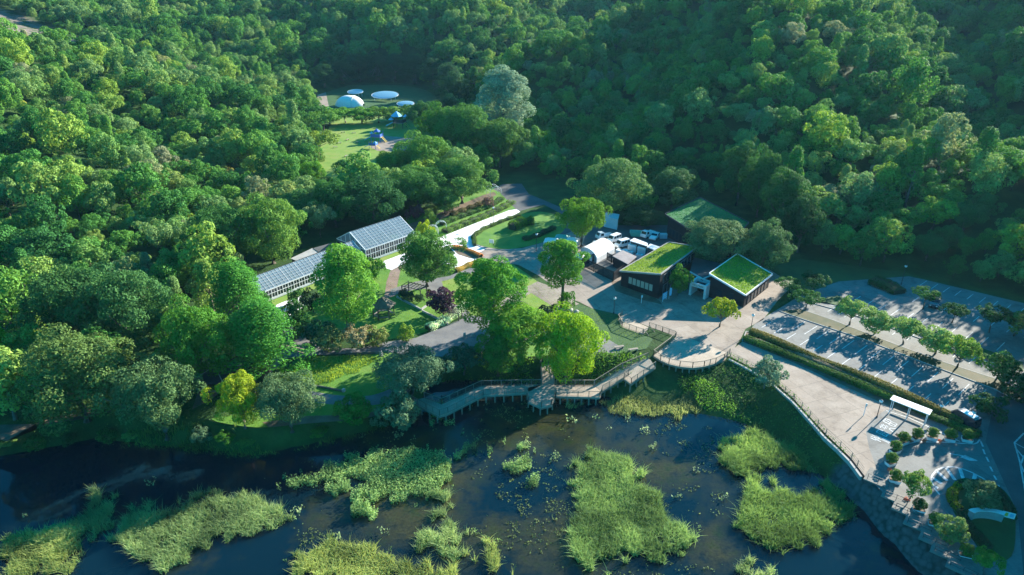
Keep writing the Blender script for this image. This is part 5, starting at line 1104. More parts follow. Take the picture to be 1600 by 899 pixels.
hedge([(1500, 802), (1515, 830), (1545, 860)], 1.0, .7, 2200, (0.03, 0.07, 0.03), 'dark hedge along the lower left of the traffic island', 'hedge')

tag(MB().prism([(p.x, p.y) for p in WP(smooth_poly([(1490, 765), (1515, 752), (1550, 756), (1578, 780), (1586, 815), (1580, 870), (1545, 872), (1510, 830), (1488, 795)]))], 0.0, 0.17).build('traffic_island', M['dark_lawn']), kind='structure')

# ------------------------------------------------------------------ paint on the ground
ZP = 0.020 + 0.004 * 7
mk = MB()
def line(a, b, wd, z=ZP): 
    a = P(*a, z); b = P(*b, z); d = (b - a).normalized(); s = Vector((d.y, -d.x, 0)) * wd / 2
    mk.add([a + s, b + s, b - s, a - s], [(0, 1, 2, 3)])
def pline(pts, wd):
    for a, b in zip(pts[:-1], pts[1:]): line(a, b, wd)
def stall_row(a0, a1, n, dirv, Ls, wd=.13):
    A0, A1 = P(*a0, ZP), P(*a1, ZP)
    for i in range(n):
        a = A0 + (A1 - A0) * (i / (n - 1)); b = a + dirv * Ls; s = Vector((dirv.y, -dirv.x, 0)) * wd / 2; mk.add([a + s, b + s, b - s, a - s], [(0, 1, 2, 3)])
rowd = (P(1530, 607) - P(1250, 502)).normalized(); perp = Vector((-rowd.y, rowd.x, 0))
stall_row((1258, 503), (1540, 610), 14, -perp, 4.6)
stall_row((1190, 512), (1470, 640), 13, perp, 3.2)
stall_row((1345, 463), (1570, 535), 11, -perp, 4.4)
stall_row((1245, 470), (1345, 505), 5, perp, 3.0); stall_row((1310, 492), (1540, 578), 11, perp, 4.2)
stall_row((1448, 439), (1600, 482), 9, -perp, 3.6); stall_row((1425, 472), (1600, 528), 8, perp, 3.2)
for i in range(3): line((1296, 471 + 3.6 * i), (1306, 471 + 3.6 * i), .15)
line((1304, 482), (1311, 472), .15)
pline([(1385, 642), (1420, 653), (1455, 669), (1500, 690)], .16)
pline([(1401, 706), (1406, 700), (1416, 694), (1432, 690.5), (1470, 691), (1522, 694), (1527, 692), (1531, 687)], .2)
for (a, b) in (((1532, 689), (1536, 698)), ((1541, 714), (1545, 722)), ((1547, 729), (1551, 737)), ((1553, 743), (1557, 750)), ((1560, 758), (1563, 766)), ((1536, 702), (1539, 710))): line(a, b, .22)
pline([(1484, 709), (1512, 713.5), (1527, 720)], .16)
a, b, c = P(1508, 711, ZP), P(1527, 720.5, ZP), P(1515, 720, ZP); mk.add([a, b, c, P(1500, 714.5, ZP)], [(0, 1, 2, 3)])
el = [(1468, 773), (1460, 763), (1455.5, 752), (1456, 744), (1463, 735), (1474, 730.5), (1490, 729.5), (1505, 733), (1520, 739), (1535, 747), (1550, 757), (1562, 768), (1569, 781)]
pline(el, .22)
for a, b in (((1457, 746.5), (1471.5, 756)), ((1463.5, 736), (1480, 751)), ((1478, 730.5), (1492, 750)), ((1500, 732.5), (1505.5, 750)), ((1524, 741), (1521, 752)), ((1459, 760), (1466, 763)), ((1553, 769), (1563, 769))): line(a, b, .45)
pline([(1516, 648), (1531, 661), (1514, 658)], .15); line((1516, 656), (1531, 660), .12); line((1514, 653), (1524, 655), .12)
pline([(1600, 677), (1585, 692), (1593, 720), (1600, 757), (1606, 790)], .2); pline([(1600, 700), (1585, 692)], .18); pline([(1600, 716), (1586, 699)], .18); pline([(1600, 738), (1595, 726), (1600, 712)], .18)
# faded painted characters on the forecourt, stroke by stroke (u to the right, v down, read from the promenade)
def glyph(c, ux, uy, strokes, wd=.16):
    c = P(*c, ZP)
    for (x0, y0, x1, y1) in strokes:
        a = c + ux * x0 - uy * y0; b = c + ux * x1 - uy * y1; d = (b - a).normalized(); s = Vector((d.y, -d.x, 0)) * wd / 2; mk.add([a + s, b + s, b - s, a - s], [(0, 1, 2, 3)])
ux = (P(1500, 690) - P(1385, 642)).normalized(); uy = Vector((-ux.y, ux.x, 0))
well = [(-.5, -.3, .5, -.3), (-.5, .2, .5, .2), (-.25, -.6, -.3, .6), (.2, -.6, .25, .6)]
box_ = [(-.4, -.5, .4, -.5), (.4, -.5, .4, .5), (-.4, .5, .4, .5), (-.4, -.5, -.4, .5), (-.4, 0, .4, 0)]
ee = [(-.35, -.5, -.35, .5), (-.35, -.5, .4, -.5), (-.35, 0, .3, 0), (-.35, .5, .4, .5)]
han = [(-.6, -.3, .4, -.3), (-.1, -.6, -.1, .1), (-.6, .15, .5, .15), (-.45, .55, .3, .6)]
for c, g in (((1386, 658), ee), ((1395, 663), box_), ((1381, 667), well), ((1394, 671), [(.3, -.5, -.3, -.1), (-.3, -.1, -.3, .3), (-.3, .3, .3, .5)]), ((1376, 675), box_), ((1382, 678), box_), ((1368, 684), han), ((1374, 686), ee), ((1384, 688), [(-.5, -.3, .5, -.3), (-.5, 0, .5, 0), (-.5, .3, .5, .3), (.5, -.5, .5, .5)])): glyph(c, ux, uy, g)
# wheelchair bay symbols
for c in ((1204, 528), (1233, 539)): glyph(c, ux, uy, [(0, -.6, 0, 0), (0, -.3, .4, -.25), (0, 0, .4, 0), (.4, 0, .55, .5), (-.3, .1, -.35, .4), (-.35, .4, 0, .65), (0, .65, .35, .45)], .12)
tag(mk.build('road_markings', M['paint']), kind='structure')
# kerbs
for nm, pts in (('kerb', [(1250, 483), (1300, 500), (1390, 535), (1480, 568), (1555, 592)]), ('kerb', [(1220, 487), (1250, 497.5), (1350, 530.5), (1440, 565.5), (1550, 606.5), (1590, 626)]), ('kerb', [(1262, 472), (1310, 485), (1380, 508), (1440, 530), (1560, 572)]), ('kerb', [(735, 371), (739, 380), (760, 390), (800, 391)]), ('kerb', [(1160, 533), (1166, 518), (1200, 528), (1330, 580), (1500, 650)])):
    m = MB(); w = WP(pts, .07)
    for a, b in zip(w[:-1], w[1:]): m.bar(a, b, .15, .14)
    tag(m.build(nm, M['concrete']), kind='structure')

# ------------------------------------------------------------------ shelter with white roof on the promenade
c0, c1, c2, c3 = P(1390.5, 624, 2.5), P(1452.5, 648.5, 2.5), P(1457, 641, 2.5), P(1396, 617.5, 2.5); o = Vector((c0.x, c0.y, 0)); q = [p - o for p in (c0, c1, c2, c3)]
e = empty('shelter', o, 0, 'long shelter with a flat white roof against the hedge', 'shelter')
MB().prism([(p.x, p.y) for p in q], 2.4, 2.52).build('roof', M['canvas'], e)
for t in (.06, .5, .94):
    for k in (0, 1):
        p = (q[0] * (1 - t) + q[1] * t) * (.9 if k == 0 else .1) + (q[3] * (1 - t) + q[2] * t) * (.1 if k == 0 else .9); MB().tube([(p.x, p.y, 0), (p.x, p.y, 2.39)], .05, 8).build('post', M['white'], e)
p = q[3] * .5 + q[2] * .5 + (q[0] - q[3]) * .25; d = (q[1] - q[0]).normalized(); MB().box((p.x, p.y, .45), (4.2, .4, .08), math.atan2(d.y, d.x)).build('bench', M['wood'], e)
# topiary in white planters
tp = [(1391, 727, 'lowest of the topiary balls, at the promenade corner'), (1397.5, 708, 'second topiary ball up from the promenade corner'), (1410, 694, 'topiary ball where the planter row turns'), (1431, 688, 'topiary ball first in the row right of the turn'),
      (1455, 687, 'topiary ball second in the row right of the turn'), (1483, 689, 'topiary ball third in the row right of the turn'), (1510, 690, 'shaded topiary ball at the right end of the planter row'),
      (1397, 754, 'topiary ball left of the leafy tree by the terraces'), (1434, 800, 'dark topiary ball below the leafy tree by the terraces'), (1459, 823, 'topiary ball left of the loose tree'), (1507, 872, 'topiary ball left of the bottom tree')]
for i, (px, py, lb) in enumerate(tp):
    p = P(px, py, 0); p.z = .04
    plant_at('ball0', 'topiary', p + Vector((0, 0, .42)), 1.45, 1.5, (0.07, 0.14, 0.025) if i != 8 else (.03, .08, .02), lb, 'topiary', 'clipped topiary balls in planters')
    e = empty('planter', p, R(-20 if i > 3 else 20), lb.replace('topiary ball', 'planter under the topiary ball').replace('topiary balls', 'planters under topiary balls'), 'planter', 'white planters of the topiary')
    e.scale = (.85, .85, 1.0)
    MB().add([(-.7, -.45, 0), (.7, -.45, 0), (.7, .45, 0), (-.7, .45, 0), (-.8, -.52, .5), (.8, -.52, .5), (.8, .52, .5), (-.8, .52, .5)], [(3, 2, 1, 0), (0, 1, 5, 4), (1, 2, 6, 5), (2, 3, 7, 6), (3, 0, 4, 7)]).build('trough', M['white'], e)
    MB().box((0, 0, .44), (1.48, .9, .04)).build('soil', M['soil'], e)
for i, (px, py) in enumerate([(1402, 683), (1443, 692), (1468, 692), (1389, 737), (1421, 692), (1415, 783), (1482, 848)]):
    p = P(px, py, 0); p.z = .04; plant_at('bush1', 'flowering_plant', p, .55, .5, (0.42, 0.16, 0.08), ['orange red plant left of the turn of the planter row', 'orange red plant between the first and second topiary of the row', 'orange red plant between the second and third topiary of the row', 'orange red plant near the promenade corner', 'orange red plant between the turn and the first topiary', 'orange red plant under the leafy tree by the terraces', 'orange red plant under the loose tree'][i], 'flower', 'small orange plants between the planters')
# stone sign on the island, small signboard
p = P(1535, 806, .17); e = empty('monument_sign', p, R(-6), 'low curved stone sign with a pale top on the traffic island', 'sign'); m = MB(); n = 10
pr = [(2.3 * math.sin(t), -.9 + .9 * math.cos(t)) for t in [-1.1 + 2.2 * i / n for i in range(n + 1)]]; pi_ = [(x * .82, y - .45) for x, y in pr]
m.prism(pr + pi_[::-1], 0, 1.1).build('wall', M['concrete'], e); MB().prism([(x * 1.03, y * 1.0 + .04) for x, y in pr] + [(x * .8, y - .5) for x, y in pr][::-1], 1.103, 1.2).build('coping', M['white'], e)
p = P(1573, 813, .17); e = empty('signboard', p, R(-25), 'small pale signboard standing on the island edge', 'sign'); MB().box((0, 0, .8), (1.3, .08, .8)).build('panel', M['canvas'], e)
for s_ in (-.5, .5): MB().tube([(s_, 0, 0), (s_, 0, .45)], .04, 6).build('post', M['dark_metal'], e)
MB().box((-.3, -.05, .85), (.4, .03, .5)).build('picture', M['yellow'], e); MB().box((.3, -.05, .85), (.4, .03, .5)).build('picture', M['sky_blue'], e)

# ------------------------------------------------------------------ lamps, posts, signs
def lamp(px, py, h, label, round_=True, z=0):
    p = P(px, py, z); p.z = th(p.x, p.y); e = empty('street_lamp', p, 0, label, 'street lamp', 'park lamps'); MB().tube([(0, 0, 0), (0, 0, h)], [.07, .045], 8).build('pole', M['dark_metal'], e); MB().tube([(0, 0, 0), (0, 0, .25)], .14, 8).build('base', M['dark_metal'], e)
    MB().ball((0, 0, h + .22), .27, 12, 8).build('lamp_globe', M['lamp_glass'], e, True); MB().tube([(0, 0, h + .42), (0, 0, h + .52)], [.2, .05], 8).build('cap', M['dark_metal'], e)
lamp(771, 350, 4.2, 'dark lamp post on the edge of the white path'); lamp(838, 392, 3.9, 'white globe lamp by the oval lawn road'); lamp(959, 490, 3.0, 'white globe lamp left of the small upper deck'); lamp(1172, 522, 3.6, 'white globe lamp at the rounded end of the long hedge')
lamp(1514, 668, 2.4, 'white globe lamp at the right end of the long hedge'); lamp(1370, 652, 2.6, 'globe lamp in the shade left of the white roofed shelter'); lamp(1408, 445, 4.0, 'lamp in the dark corner of the upper car park')
lamp(1466, 652, 1.8, 'low pale lamp right of the white roofed shelter')
for (px, py, h, lb) in ((1349, 650, 2.2, 'thin pale post in the shade on the promenade'), (1002, 474, 1.8, 'pale narrow notice post on the plaza below the black hall'), (1075, 350, 2.4, 'thin post at the corner of the large green roof')):
    p = P(px, py, 0); e = empty('signpost', p, R(20), lb, 'post'); MB().tube([(0, 0, 0), (0, 0, h)], .05, 8).build('pole', M['white'], e); MB().box((0, -.06, h - .3), (.35, .04, .5)).build('plate', M['white'], e)
p = P(1038, 470, 0); e = empty('notice_board', p, R(48), 'pale blue notice board at the corner of the black hall', 'notice board'); MB().box((0, 0, 1.1), (1.6, .1, 1.4)).build('panel', M['sky_blue'], e)
for s_ in (-.7, .7): MB().tube([(s_, .0, 0), (s_, .0, .4)], .05, 6).build('post', M['white'], e)
for z_ in (.75, 1.2, 1.55): MB().box((0, -.065, z_), (1.3, .02, .16)).build('poster', M['canvas'], e)
p = P(1045, 468, 0); e = empty('banner', p, 0, 'tall narrow pale banner beside the blue notice board', 'banner'); MB().tube([(0, 0, 0), (0, 0, 2.6)], .03, 6).build('pole', M['white'], e); MB().box((.22, 0, 1.7), (.42, .02, 1.7), .0).build('flag', M['sky_blue'], e)
p = P(768, 384, 0); e = empty('information_board', p, R(-25), 'white information board on the corner of the oval lawn', 'sign'); MB().box((0, 0, 1.1), (1.2, .08, .9)).build('panel', M['canvas'], e)
for s_ in (-.5, .5): MB().tube([(s_, 0, 0), (s_, 0, .7)], .04, 6).build('post', M['dark_metal'], e)
p = P(664, 364, 0); e = empty('information_board', p, R(60), 'white board left of the arches at the rose garden', 'sign'); MB().box((0, 0, 1.0), (1.2, .1, 1.3)).build('panel', M['canvas'], e); MB().box((0, 0, .2), (1.0, .2, .35)).build('base', M['red'], e)
# arches
def arch(px, py, rz, label, wd=2.6, h=2.0, dp=.8):
    p = P(px, py, 0); e = empty('garden_arch', p, rz, label, 'arch', 'arches over the garden paths')
    for y in (0, dp):
        pts = [(-wd/2, y, 0), (-wd/2, y, h * .65)] + [(-wd/2 * math.cos(t), y, h * .65 + wd * .4 * math.sin(t)) for t in [math.pi * i / 8 for i in range(1, 8)]] + [(wd/2, y, h * .65), (wd/2, y, 0)]
        MB().tube(pts, .06, 6).build('hoop', M['white'], e)
    m = MB()
    for i in range(7): t = math.pi * i / 6; m.bar((-wd/2 * math.cos(t), 0, h * .65 + wd * .4 * math.sin(t)), (-wd/2 * math.cos(t), dp, h * .65 + wd * .4 * math.sin(t)), .05)
    m.build('cross_bars', M['white'], e)
arch(677, 367, R(15), 'left of the two white arches by the rose garden'); arch(690, 360, R(15), 'right of the two white arches by the rose garden')
arch(775, 307, R(25), 'domed white arch at the far end of the garden path', 3.6, 2.2, 3.0)
# sculpture-like round orange sign
p = P(707, 412, 0); e = empty('round_sign', p, R(10), 'round orange disc on a short post above the flower bed', 'sign'); MB().tube([(0, -.04, 1.1), (0, .04, 1.1)], .6, 20).build('disc', M['orange'], e); MB().tube([(0, 0, 0), (0, 0, .6)], .05, 6).build('post', M['white'], e)

# ------------------------------------------------------------------ gazebos and shelters
M['thatch'] = mottled('brown_shingles', (0.075, 0.07, 0.055), (0.16, 0.15, 0.11), 1.0, fine=7.0)
def gazebo(px, py, r, h, peak, n, label, z=0, rz=0, name='gazebo', ridge=False, rmat='thatch'):
    p = P(px, py, z); p.z = th(p.x, p.y); e = empty(name, p, rz, label, 'gazebo')
    ring = [(r * math.cos(6.2832 * i / n), r * math.sin(6.2832 * i / n), h) for i in range(n)]
    rf = MB().add(ring + [(0, 0, h + peak)] + [(x, y, h - .15) for x, y, _ in ring], [(i, (i + 1) % n, n) for i in range(n)] + [(i, (i + 1) % n, n + 1 + (i + 1) % n, n + 1 + i) for i in range(n)] + [tuple(range(n + 1, 2 * n + 1))]).build('roof', M[rmat], e)
    m = MB()
    for i in range(n): m.bar(Vector(ring[i]) + Vector((0, 0, .03)), Vector((0, 0, h + peak + .03)), .14, .08)
    m.build('hip_ridges', M['concrete'] if ridge else M['thatch'], rf)
    for i in range(n): x, y, _ = ring[i]; MB().box((x * .8, y * .8, h / 2 - .08), (.2, .2, h - .15), 6.2832 * i / n).build('post', M['bark'], e)
    for i in range(n - 1):
        a = Vector((ring[i][0] * .72, ring[i][1] * .72, .45)); b = Vector((ring[(i + 1) % n][0] * .72, ring[(i + 1) % n][1] * .72, .45)); MB().bar(a, b, .4, .08).build('bench', M['wood'], e)
    return e
gazebo(600, 494, 2.4, 2.5, 1.5, 6, 'six sided wooden gazebo with a brown roof on the lawn', rz=R(10))
gazebo(342, 604, 3.9, 2.4, 1.3, 4, 'dark four sided pyramid roofed shelter in the shade at the left', rz=R(38), name='pyramid_shelter', ridge=True, rmat='dark_metal')
p = P(365, 594, .0); e = empty('low_wall', p, R(20), 'low sunlit stone wall beside the pyramid shelter', 'wall'); MB().box((-1.2, 0, .25), (3.2, .3, .5)).box((.6, .1, .4), (.5, .5, .8)).build('stones', M['concrete'], e)
# terrace pergolas below the spreading tree
def pergola(px, py, w_, d_, h, rz, label):
    p = P(px, py, 0); e = empty('pergola', p, rz, label, 'pergola')
    for sx in (-1, 1):
        for sy in (-1, 1): MB().box((sx * w_/2, sy * d_/2, h/2), (.15, .15, h)).build('post', M['dark_metal'], e)
    m = MB()
    for i in range(7): m.bar((-w_/2 + w_ * i / 6, -d_/2 - .2, h + .1), (-w_/2 + w_ * i / 6, d_/2 + .2, h + .1), .08, .1)
    m.build('slats', M['dark_metal'], e); MB().bar((-w_/2, -d_/2, h), (w_/2, -d_/2, h), .1).bar((-w_/2, d_/2, h), (w_/2, d_/2, h), .1).build('beams', M['dark_metal'], e)
pergola(648, 462, 4.5, 2.2, 2.1, R(-28), 'dark vine pergola on the terrace left of the purple maple'); pergola(712, 498, 2.0, 1.5, 1.6, R(-20), 'small dark frame beside the white flowering border')
pergola(812, 490, 2.2, 1.8, 2.0, R(-40), 'dark latticed panel frame beside the tall dense tree')
for i, (px, py) in enumerate([(632, 466), (655, 474), (640, 470)]): plant_at('bush1', 'climbing_plant', P(px, py, 0), 2.0, 1.9, (.025, .06, .025), ['dark climbing plant at the left of the vine pergola', 'dark climbing plant at the right of the vine pergola', 'dark climbing plant in the middle of the vine pergola'][i], 'plant')
e = empty('stone_kerb', P(620, 464, 0), 0, 'pale stone edge below the vine pergola', 'kerb'); o = P(620, 464, 0); m = MB()
for a, b in (((620, 464), (658, 484)), ((658, 484), (672, 474)), ((660, 486), (700, 506))): m.bar(P(*a, .2) - o, P(*b, .2) - o, .25, .4)
m.build('edge_stones', M['concrete'], e)
for i, (px, py, h, lb) in enumerate([(726, 528, 1.0, 'small pale stone post on the shady corner of the path'), (757, 524, .9, 'second small stone post under the tall dense tree'), (739, 526, .6, 'low stone between the two small posts'), (596, 556, .9, 'small stone post at the lawn corner above the willow'), (537, 612, .5, 'low stone at the end of the log edging')]):
    p = P(px, py, 0); e = empty('stone_post', p, .3 * i, lb, 'stone'); MB().add([(-.25, -.25, 0), (.25, -.25, 0), (.25, .25, 0), (-.25, .25, 0), (-.2, -.2, h), (.18, -.2, h * .95), (.2, .2, h), (-.2, .18, h * .9)], [(3, 2, 1, 0), (4, 5, 6, 7), (0, 1, 5, 4), (1, 2, 6, 5), (2, 3, 7, 6), (3, 0, 4, 7)]).build('stone', M['concrete'], e)
e = empty('log_edging', P(483, 602, 0), 0, 'dark log edging along the upper side of the dirt path', 'edging'); o = P(483, 602, 0); MB().tube([P(484, 602, .15) - o, P(505, 605, .15) - o, P(535, 611, .15) - o], .18, 8).build('log', M['bark'], e)
e = empty('timber_fence', P(570, 549, 0), 0, 'low timber edge along the lower side of the asphalt path', 'fence'); o = P(560, 552, 0); e.location = o; MB().bar(P(540, 553, .2) - o, P(594, 551, .2) - o, .12, .4).build('board', M['bark'], e)
# rockery at the foot of the slim tree
rg = random.Random(9)
for i, (px, py) in enumerate([(848, 494), (856, 489), (866, 487), (892, 486), (901, 490), (899, 497), (888, 495), (842, 500)]):
    p = P(px, py, 0); m = MB().ball((0, 0, .25), (rg.uniform(.4, .8), rg.uniform(.4, .7), rg.uniform(.35, .6)), 8, 5); m.v = [(x * rg.uniform(.85, 1.15), y * rg.uniform(.85, 1.15), max(z, -.05)) for x, y, z in m.v]
    o_ = m.build('boulder', M['concrete']); o_.location = p; o_.rotation_euler = (0, 0, rg.random() * 6); tag(o_, 'pale boulder of the rockery, ' + ['left of the slim tree foot', 'next left of the slim tree trunk', 'touching the slim tree foot', 'right beside the round shrub', 'rightmost by the plaza edge', 'lower right of the round shrub', 'below the round shrub', 'leftmost of all, on the lawn'][i], 'boulder', 'boulders of the rockery')
# park benches / tables on the lower lawn
for px, py, lb in ((989, 549, 'pale picnic bench on the shaded bank below the terrace'), (967, 545, 'low pale bench by the paved square below the terrace')):
    p = P(px, py, 0); p.z = th(p.x, p.y); e = empty('bench', p, R(15), lb, 'bench'); MB().box((0, 0, .45), (1.8, .5, .08)).build('seat', M['wood'], e)
    for s_ in (-.7, .7): MB().box((s_, 0, .2), (.1, .45, .42)).build('leg', M['wood'], e)

# ------------------------------------------------------------------ reeds, water plants, bank herbs, forest floor plants
def tufts(name, polys, dens, z, hgt, wd, cols_seed, label, col, lean=.25, leafy=False, size=.3, on_ground=False, edge=1.9):
    rg_ = np.random.RandomState(cols_seed); C_, D_, T_ = [], [], []
    for poly in polys:
        w_ = [(p.x, p.y) for p in WP(poly, z)]; xs = [p[0] for p in w_]; ys = [p[1] for p in w_]
        ar = (max(xs) - min(xs)) * (max(ys) - min(ys)); n = int(ar * dens); ex = edge * 1.7; n = int(n * (1 + 2 * ex / (max(xs) - min(xs))) * (1 + 2 * ex / (max(ys) - min(ys)))); x = rg_.uniform(min(xs) - ex, max(xs) + ex, n); y = rg_.uniform(min(ys) - ex, max(ys) + ex, n)
        d = dist_edge(x, y, w_) * np.where(inside(x, y, w_), 1, -1); nz = vnoise(x * 0.9 + 3, y * 0.9) * 1.6 + vnoise(x * 0.3, y * 0.3 + 8) * 1.4 - 1.5
        ok = (d + nz * edge > 0)
        if name.startswith('reed'): ok &= (vnoise(x * .55 + 20, y * .55) * .6 + vnoise(x * 1.7, y * 1.7 + 5) * .5 + rg_.rand(n) * .25 > .42)
        x, y = x[ok], y[ok]; C_.append(np.stack([x, y], 1)); T_.append(np.clip(vnoise(x * .35, y * .35) * 1.2 - .3 + rg_.rand(len(x)) * .45, 0, 1))
    xy = np.concatenate(C_); tt = np.concatenate(T_); n = len(xy); zz = terrain(xy[:, 0], xy[:, 1]) if on_ground else np.full(n, z)
    h = hgt * rg_.uniform(.5, 1.25, n) * (0.7 + .6 * vnoise(xy[:, 0] * .5, xy[:, 1] * .5))
    if leafy:
        p = np.stack([xy[:, 0], xy[:, 1], zz + h * rg_.rand(n)], 1); nn = rg_.normal(size=(n, 3)) + np.array([0, 0, .9]); me_ = leaf_mesh(name, p, nn, size * rg_.uniform(.6, 1.4, n), rg_, M['reed'], .7, tt)
    else:
        a = rg_.uniform(0, 6.28, n); dx = np.cos(a) * wd / 2; dy = np.sin(a) * wd / 2; lx = (rg_.normal(size=n) * lean - .1) * h; ly = (rg_.normal(size=n) * lean) * h
        b0 = np.stack([xy[:, 0] - dx, xy[:, 1] - dy, zz - .05], 1); b1 = np.stack([xy[:, 0] + dx, xy[:, 1] + dy, zz - .05], 1)
        m0 = np.stack([xy[:, 0] - dx * .8 + lx * .4, xy[:, 1] - dy * .8 + ly * .4, zz + h * .6], 1); m1 = m0 + np.stack([dx * 1.6, dy * 1.6, h * 0], 1); tp_ = np.stack([xy[:, 0] + lx, xy[:, 1] + ly, zz + h], 1); tq = tp_ + np.stack([dx * .3, dy * .3, h * 0], 1)
        vs = np.stack([b0, b1, m1, m0, tq, tp_], 1).reshape(-1, 3); me_ = bpy.data.meshes.new(name); me_.vertices.add(6 * n); me_.vertices.foreach_set('co', vs.ravel())
        k = np.arange(n)[:, None] * 6; lp = np.concatenate([k + np.array([[0, 1, 2, 3]]), k + np.array([[3, 2, 4, 5]])], 1).ravel(); me_.loops.add(8 * n); me_.loops.foreach_set('vertex_index', lp); me_.polygons.add(2 * n); me_.polygons.foreach_set('loop_start', np.arange(2 * n) * 4); me_.update(calc_edges=True)
        at_ = me_.attributes.new('leaf', 'FLOAT', 'FACE'); at_.data.foreach_set('value', np.repeat(tt, 2).astype(np.float32)); me_.materials.append(M['reed'])
    o_ = bpy.data.objects.new(name, me_); C.objects.link(o_); o_.color = (*col, 1); print(name, n); return tag(o_, label, name.replace('_', ' '), kind='stuff')
R1 = [(10, 845), (60, 828), (108, 840), (115, 862), (90, 905), (20, 910), (0, 875)]
R2 = [(112, 832), (148, 768), (185, 790), (188, 828), (150, 838)]
R3 = [(178, 835), (210, 802), (260, 808), (290, 782), (330, 768), (380, 772), (430, 802), (436, 825), (400, 842), (370, 830), (340, 850), (310, 860), (270, 895), (245, 872), (195, 860)]
R5 = [(682, 775), (704, 775), (710, 840), (698, 868), (655, 860), (660, 845), (688, 838)]
R6 = [(448, 905), (470, 875), (520, 858), (570, 868), (620, 873), (680, 882), (705, 905)]
R8 = [(905, 742), (930, 714), (972, 714), (1002, 740), (998, 762), (1036, 792), (1076, 830), (1066, 848), (1010, 868), (960, 878), (905, 880), (884, 840), (884, 795), (903, 772)]
R9 = [(1114, 706), (1150, 684), (1196, 680), (1246, 706), (1272, 738), (1238, 735), (1202, 716), (1204, 756)]
R9b = [(1146, 735), (1180, 745), (1195, 765), (1250, 782), (1300, 764), (1316, 776), (1296, 820), (1286, 848), (1220, 858), (1164, 848), (1144, 800), (1178, 785), (1172, 765), (1142, 752)]
R9c = [(1114, 708), (1150, 720), (1200, 745), (1190, 765), (1150, 745)]
R10 = [(1146, 872), (1180, 872), (1185, 905), (1150, 905)]
R11 = [(752, 868), (785, 862), (805, 905), (775, 905)]
tufts('reed_bed', [R1, R6, R11], 85, -3, .85, .065, 1, 'yellow green reeds standing in the pond along the bottom edge', (0.21, 0.26, 0.08), lean=.6)
tufts('reed_bed', [R2, R3, R5, R10], 85, -3, .85, .065, 2, 'grey green reeds standing in the left part of the pond', (0.16, 0.23, 0.09), lean=.6)
tufts('reed_bed', [R8], 95, -3, .9, .065, 3, 'big island of dense green reeds in the middle of the pond', (0.15, 0.24, 0.08), lean=.6)
tufts('reed_bed', [R9, R9b, R9c], 95, -3, .9, .065, 4, 'dense green reeds in the right arm of the pond', (0.15, 0.24, 0.07), lean=.6)
L1 = [(440, 770), (490, 735), (540, 708), (590, 700), (640, 705), (694, 702), (704, 740), (700, 764), (670, 776), (640, 768), (600, 782), (575, 796), (560, 768), (500, 772), (462, 770)]
L2 = [[(758, 702), (790, 705), (800, 722), (770, 722)], [(702, 708), (725, 704), (742, 716), (720, 724)], [(775, 720), (820, 715), (830, 750), (800, 758)], [(515, 745), (560, 720), (575, 745), (530, 775)], [(565, 790), (585, 786), (590, 800), (570, 802)], [(680, 640), (705, 665), (700, 672), (676, 662)]]
tufts('water_plants', [L1] + L2, 130, -3, 1.0, .1, 5, 'leafy emergent water plants left of the pond centre', (0.16, 0.26, 0.09), leafy=True, size=.21, edge=2.6)
spk = [[(a, b), (a + 9, b - 3), (a + 12, b + 5), (a + 2, b + 6)] for a, b in ((520, 840), (460, 800), (596, 830), (640, 690), (620, 680), (885, 655), (945, 668), (975, 655), (1000, 672), (1075, 690), (1085, 735), (1050, 780), (720, 675), (560, 680), (815, 690), (860, 715), (1015, 700), (440, 690), (230, 755), (35, 808), (540, 885), (905, 640), (927, 650), (1125, 775), (740, 690))]
tufts('water_plants', spk, 16, -3, .8, .1, 6, 'scattered small tufts of water plants over the open pond', (0.17, 0.24, 0.11), leafy=True, size=.3, edge=.7)
tufts('bank_herbs', [[(1062, 605), (1090, 598), (1130, 615), (1150, 640), (1165, 655), (1140, 652), (1090, 630)]], 34, -2.4, .8, .12, 7, 'bright green herbs on the shore under the terrace', (0.085, 0.20, 0.03), leafy=True, size=.24, on_ground=True, edge=1.0)
tufts('bank_herbs', [[(880, 622), (930, 628), (985, 620), (1040, 630), (1080, 640), (1060, 652), (1000, 652), (950, 642), (890, 640)]], 40, -2.9, .6, .08, 8, 'tangled straw coloured grasses on the shore below the ramps', (0.16, 0.20, 0.07), lean=.6, edge=1.8)
tufts('bank_herbs', [[(880, 590), (930, 560), (985, 555), (1000, 566), (960, 590), (900, 600), (870, 600)], [(740, 560), (840, 560), (845, 590), (760, 590)], [(690, 565), (740, 560), (735, 580), (690, 590)]], 26, -.5, .7, .1, 9, 'leafy herbs on the bank between the path and the boardwalk', (0.09, 0.19, 0.03), leafy=True, size=.34, on_ground=True)
tufts('bank_herbs', [[(180, 690), (240, 680), (330, 690), (400, 700), (470, 690), (540, 675), (620, 650), (630, 665), (590, 682), (520, 700), (440, 716), (300, 712), (200, 700)]], 34, -2.2, .7, .1, 10, 'mixed grasses along the left shore under the trees', (0.10, 0.16, 0.04), on_ground=True)
tufts('rough_grass', [[(430, 580), (470, 562), (580, 556), (600, 562), (560, 580), (500, 600), (440, 602), (415, 598)]], 26, 0, .35, .1, 11, 'rough bright meadow grass above the dirt path', (0.13, 0.20, 0.03), on_ground=True, edge=.6)
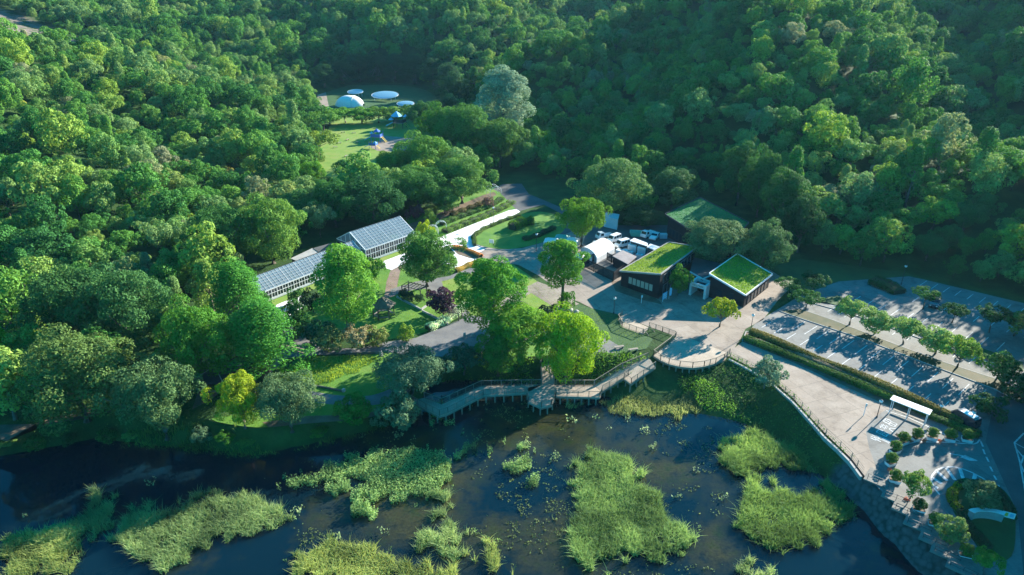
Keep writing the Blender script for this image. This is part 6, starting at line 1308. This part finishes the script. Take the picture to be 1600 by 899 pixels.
tufts('rough_grass', [[(1136, 562), (1200, 598), (1240, 632), (1290, 690), (1330, 728), (1290, 738), (1240, 700), (1190, 668), (1130, 640)], [(1060, 575), (1130, 580), (1140, 640), (1060, 600)]], 12, -1.5, .4, .1, 12, 'short dark grass and weeds covering the promenade embankment', (0.05, 0.12, 0.03), leafy=True, size=.26, on_ground=True, edge=.3)
tufts('rough_grass', [[(440, 600), (470, 560), (650, 560), (640, 600), (540, 650), (400, 668), (330, 655)], [(540, 525), (500, 450), (620, 415), (725, 490), (655, 522)], [(690, 437), (800, 412), (890, 468), (835, 498), (725, 492)], [(890, 472), (925, 484), (968, 498), (1018, 530), (1010, 545), (930, 548), (860, 530)]], 14, .03, .12, .06, 13, 'short tufts of grass on the park lawns', (0.13, 0.22, 0.035), on_ground=True, edge=.1)
tufts('leaf_litter', [[(0, 690), (150, 655), (330, 665), (420, 672), (400, 620), (300, 560), (200, 560), (0, 640)]], 5, -.5, .2, .1, 14, 'low plants on the shaded ground under the left trees', (0.05, 0.10, 0.03), leafy=True, size=.22, on_ground=True)
tufts('reed_undergrowth', [R1, R2, R3, R5, R6, R8, R9, R9b, R9c, R10, R11], 40, -3, .7, .1, 15, 'fine leafy growth mixed into the reeds', (0.13, 0.22, 0.07), leafy=True, size=.17, edge=2.4)
# thin scattered weed over the centre of the pond
rg_ = np.random.RandomState(21); q = [P(a, b, -3) for a, b in ((420, 899), (1120, 899), (1120, 655), (420, 655))]
x = rg_.uniform(-45, 42, 60000); y = rg_.uniform(38, 92, 60000)
ok = inside(x, y, POND) & (vnoise(x * .16 + 5, y * .16) * .9 + vnoise(x * .6, y * .6 + 4) * .8 + vnoise(x * 2.2, y * 2.2) * .6 > 1.52); x, y = x[ok], y[ok]
pxs = 800 + FPX * x / (y * math.cos(PITCH) + 63 * math.sin(PITCH)); ok = (pxs > 400) & (pxs < 1130); x, y = x[ok], y[ok]; n = len(x)
me_ = leaf_mesh('floating_weed', np.stack([x, y, -3 + rg_.uniform(.01, .16, n)], 1), rg_.normal(size=(n, 3)) * .6 + np.array([0, 0, 1.]), .22 * rg_.uniform(.5, 1.4, n), rg_, M['reed'], .7)
o_ = bpy.data.objects.new('floating_weed', me_); C.objects.link(o_); o_.color = (.10, .14, .05, 1); tag(o_, 'thin floating weed scattered over the middle of the pond', 'water weed', kind='stuff')
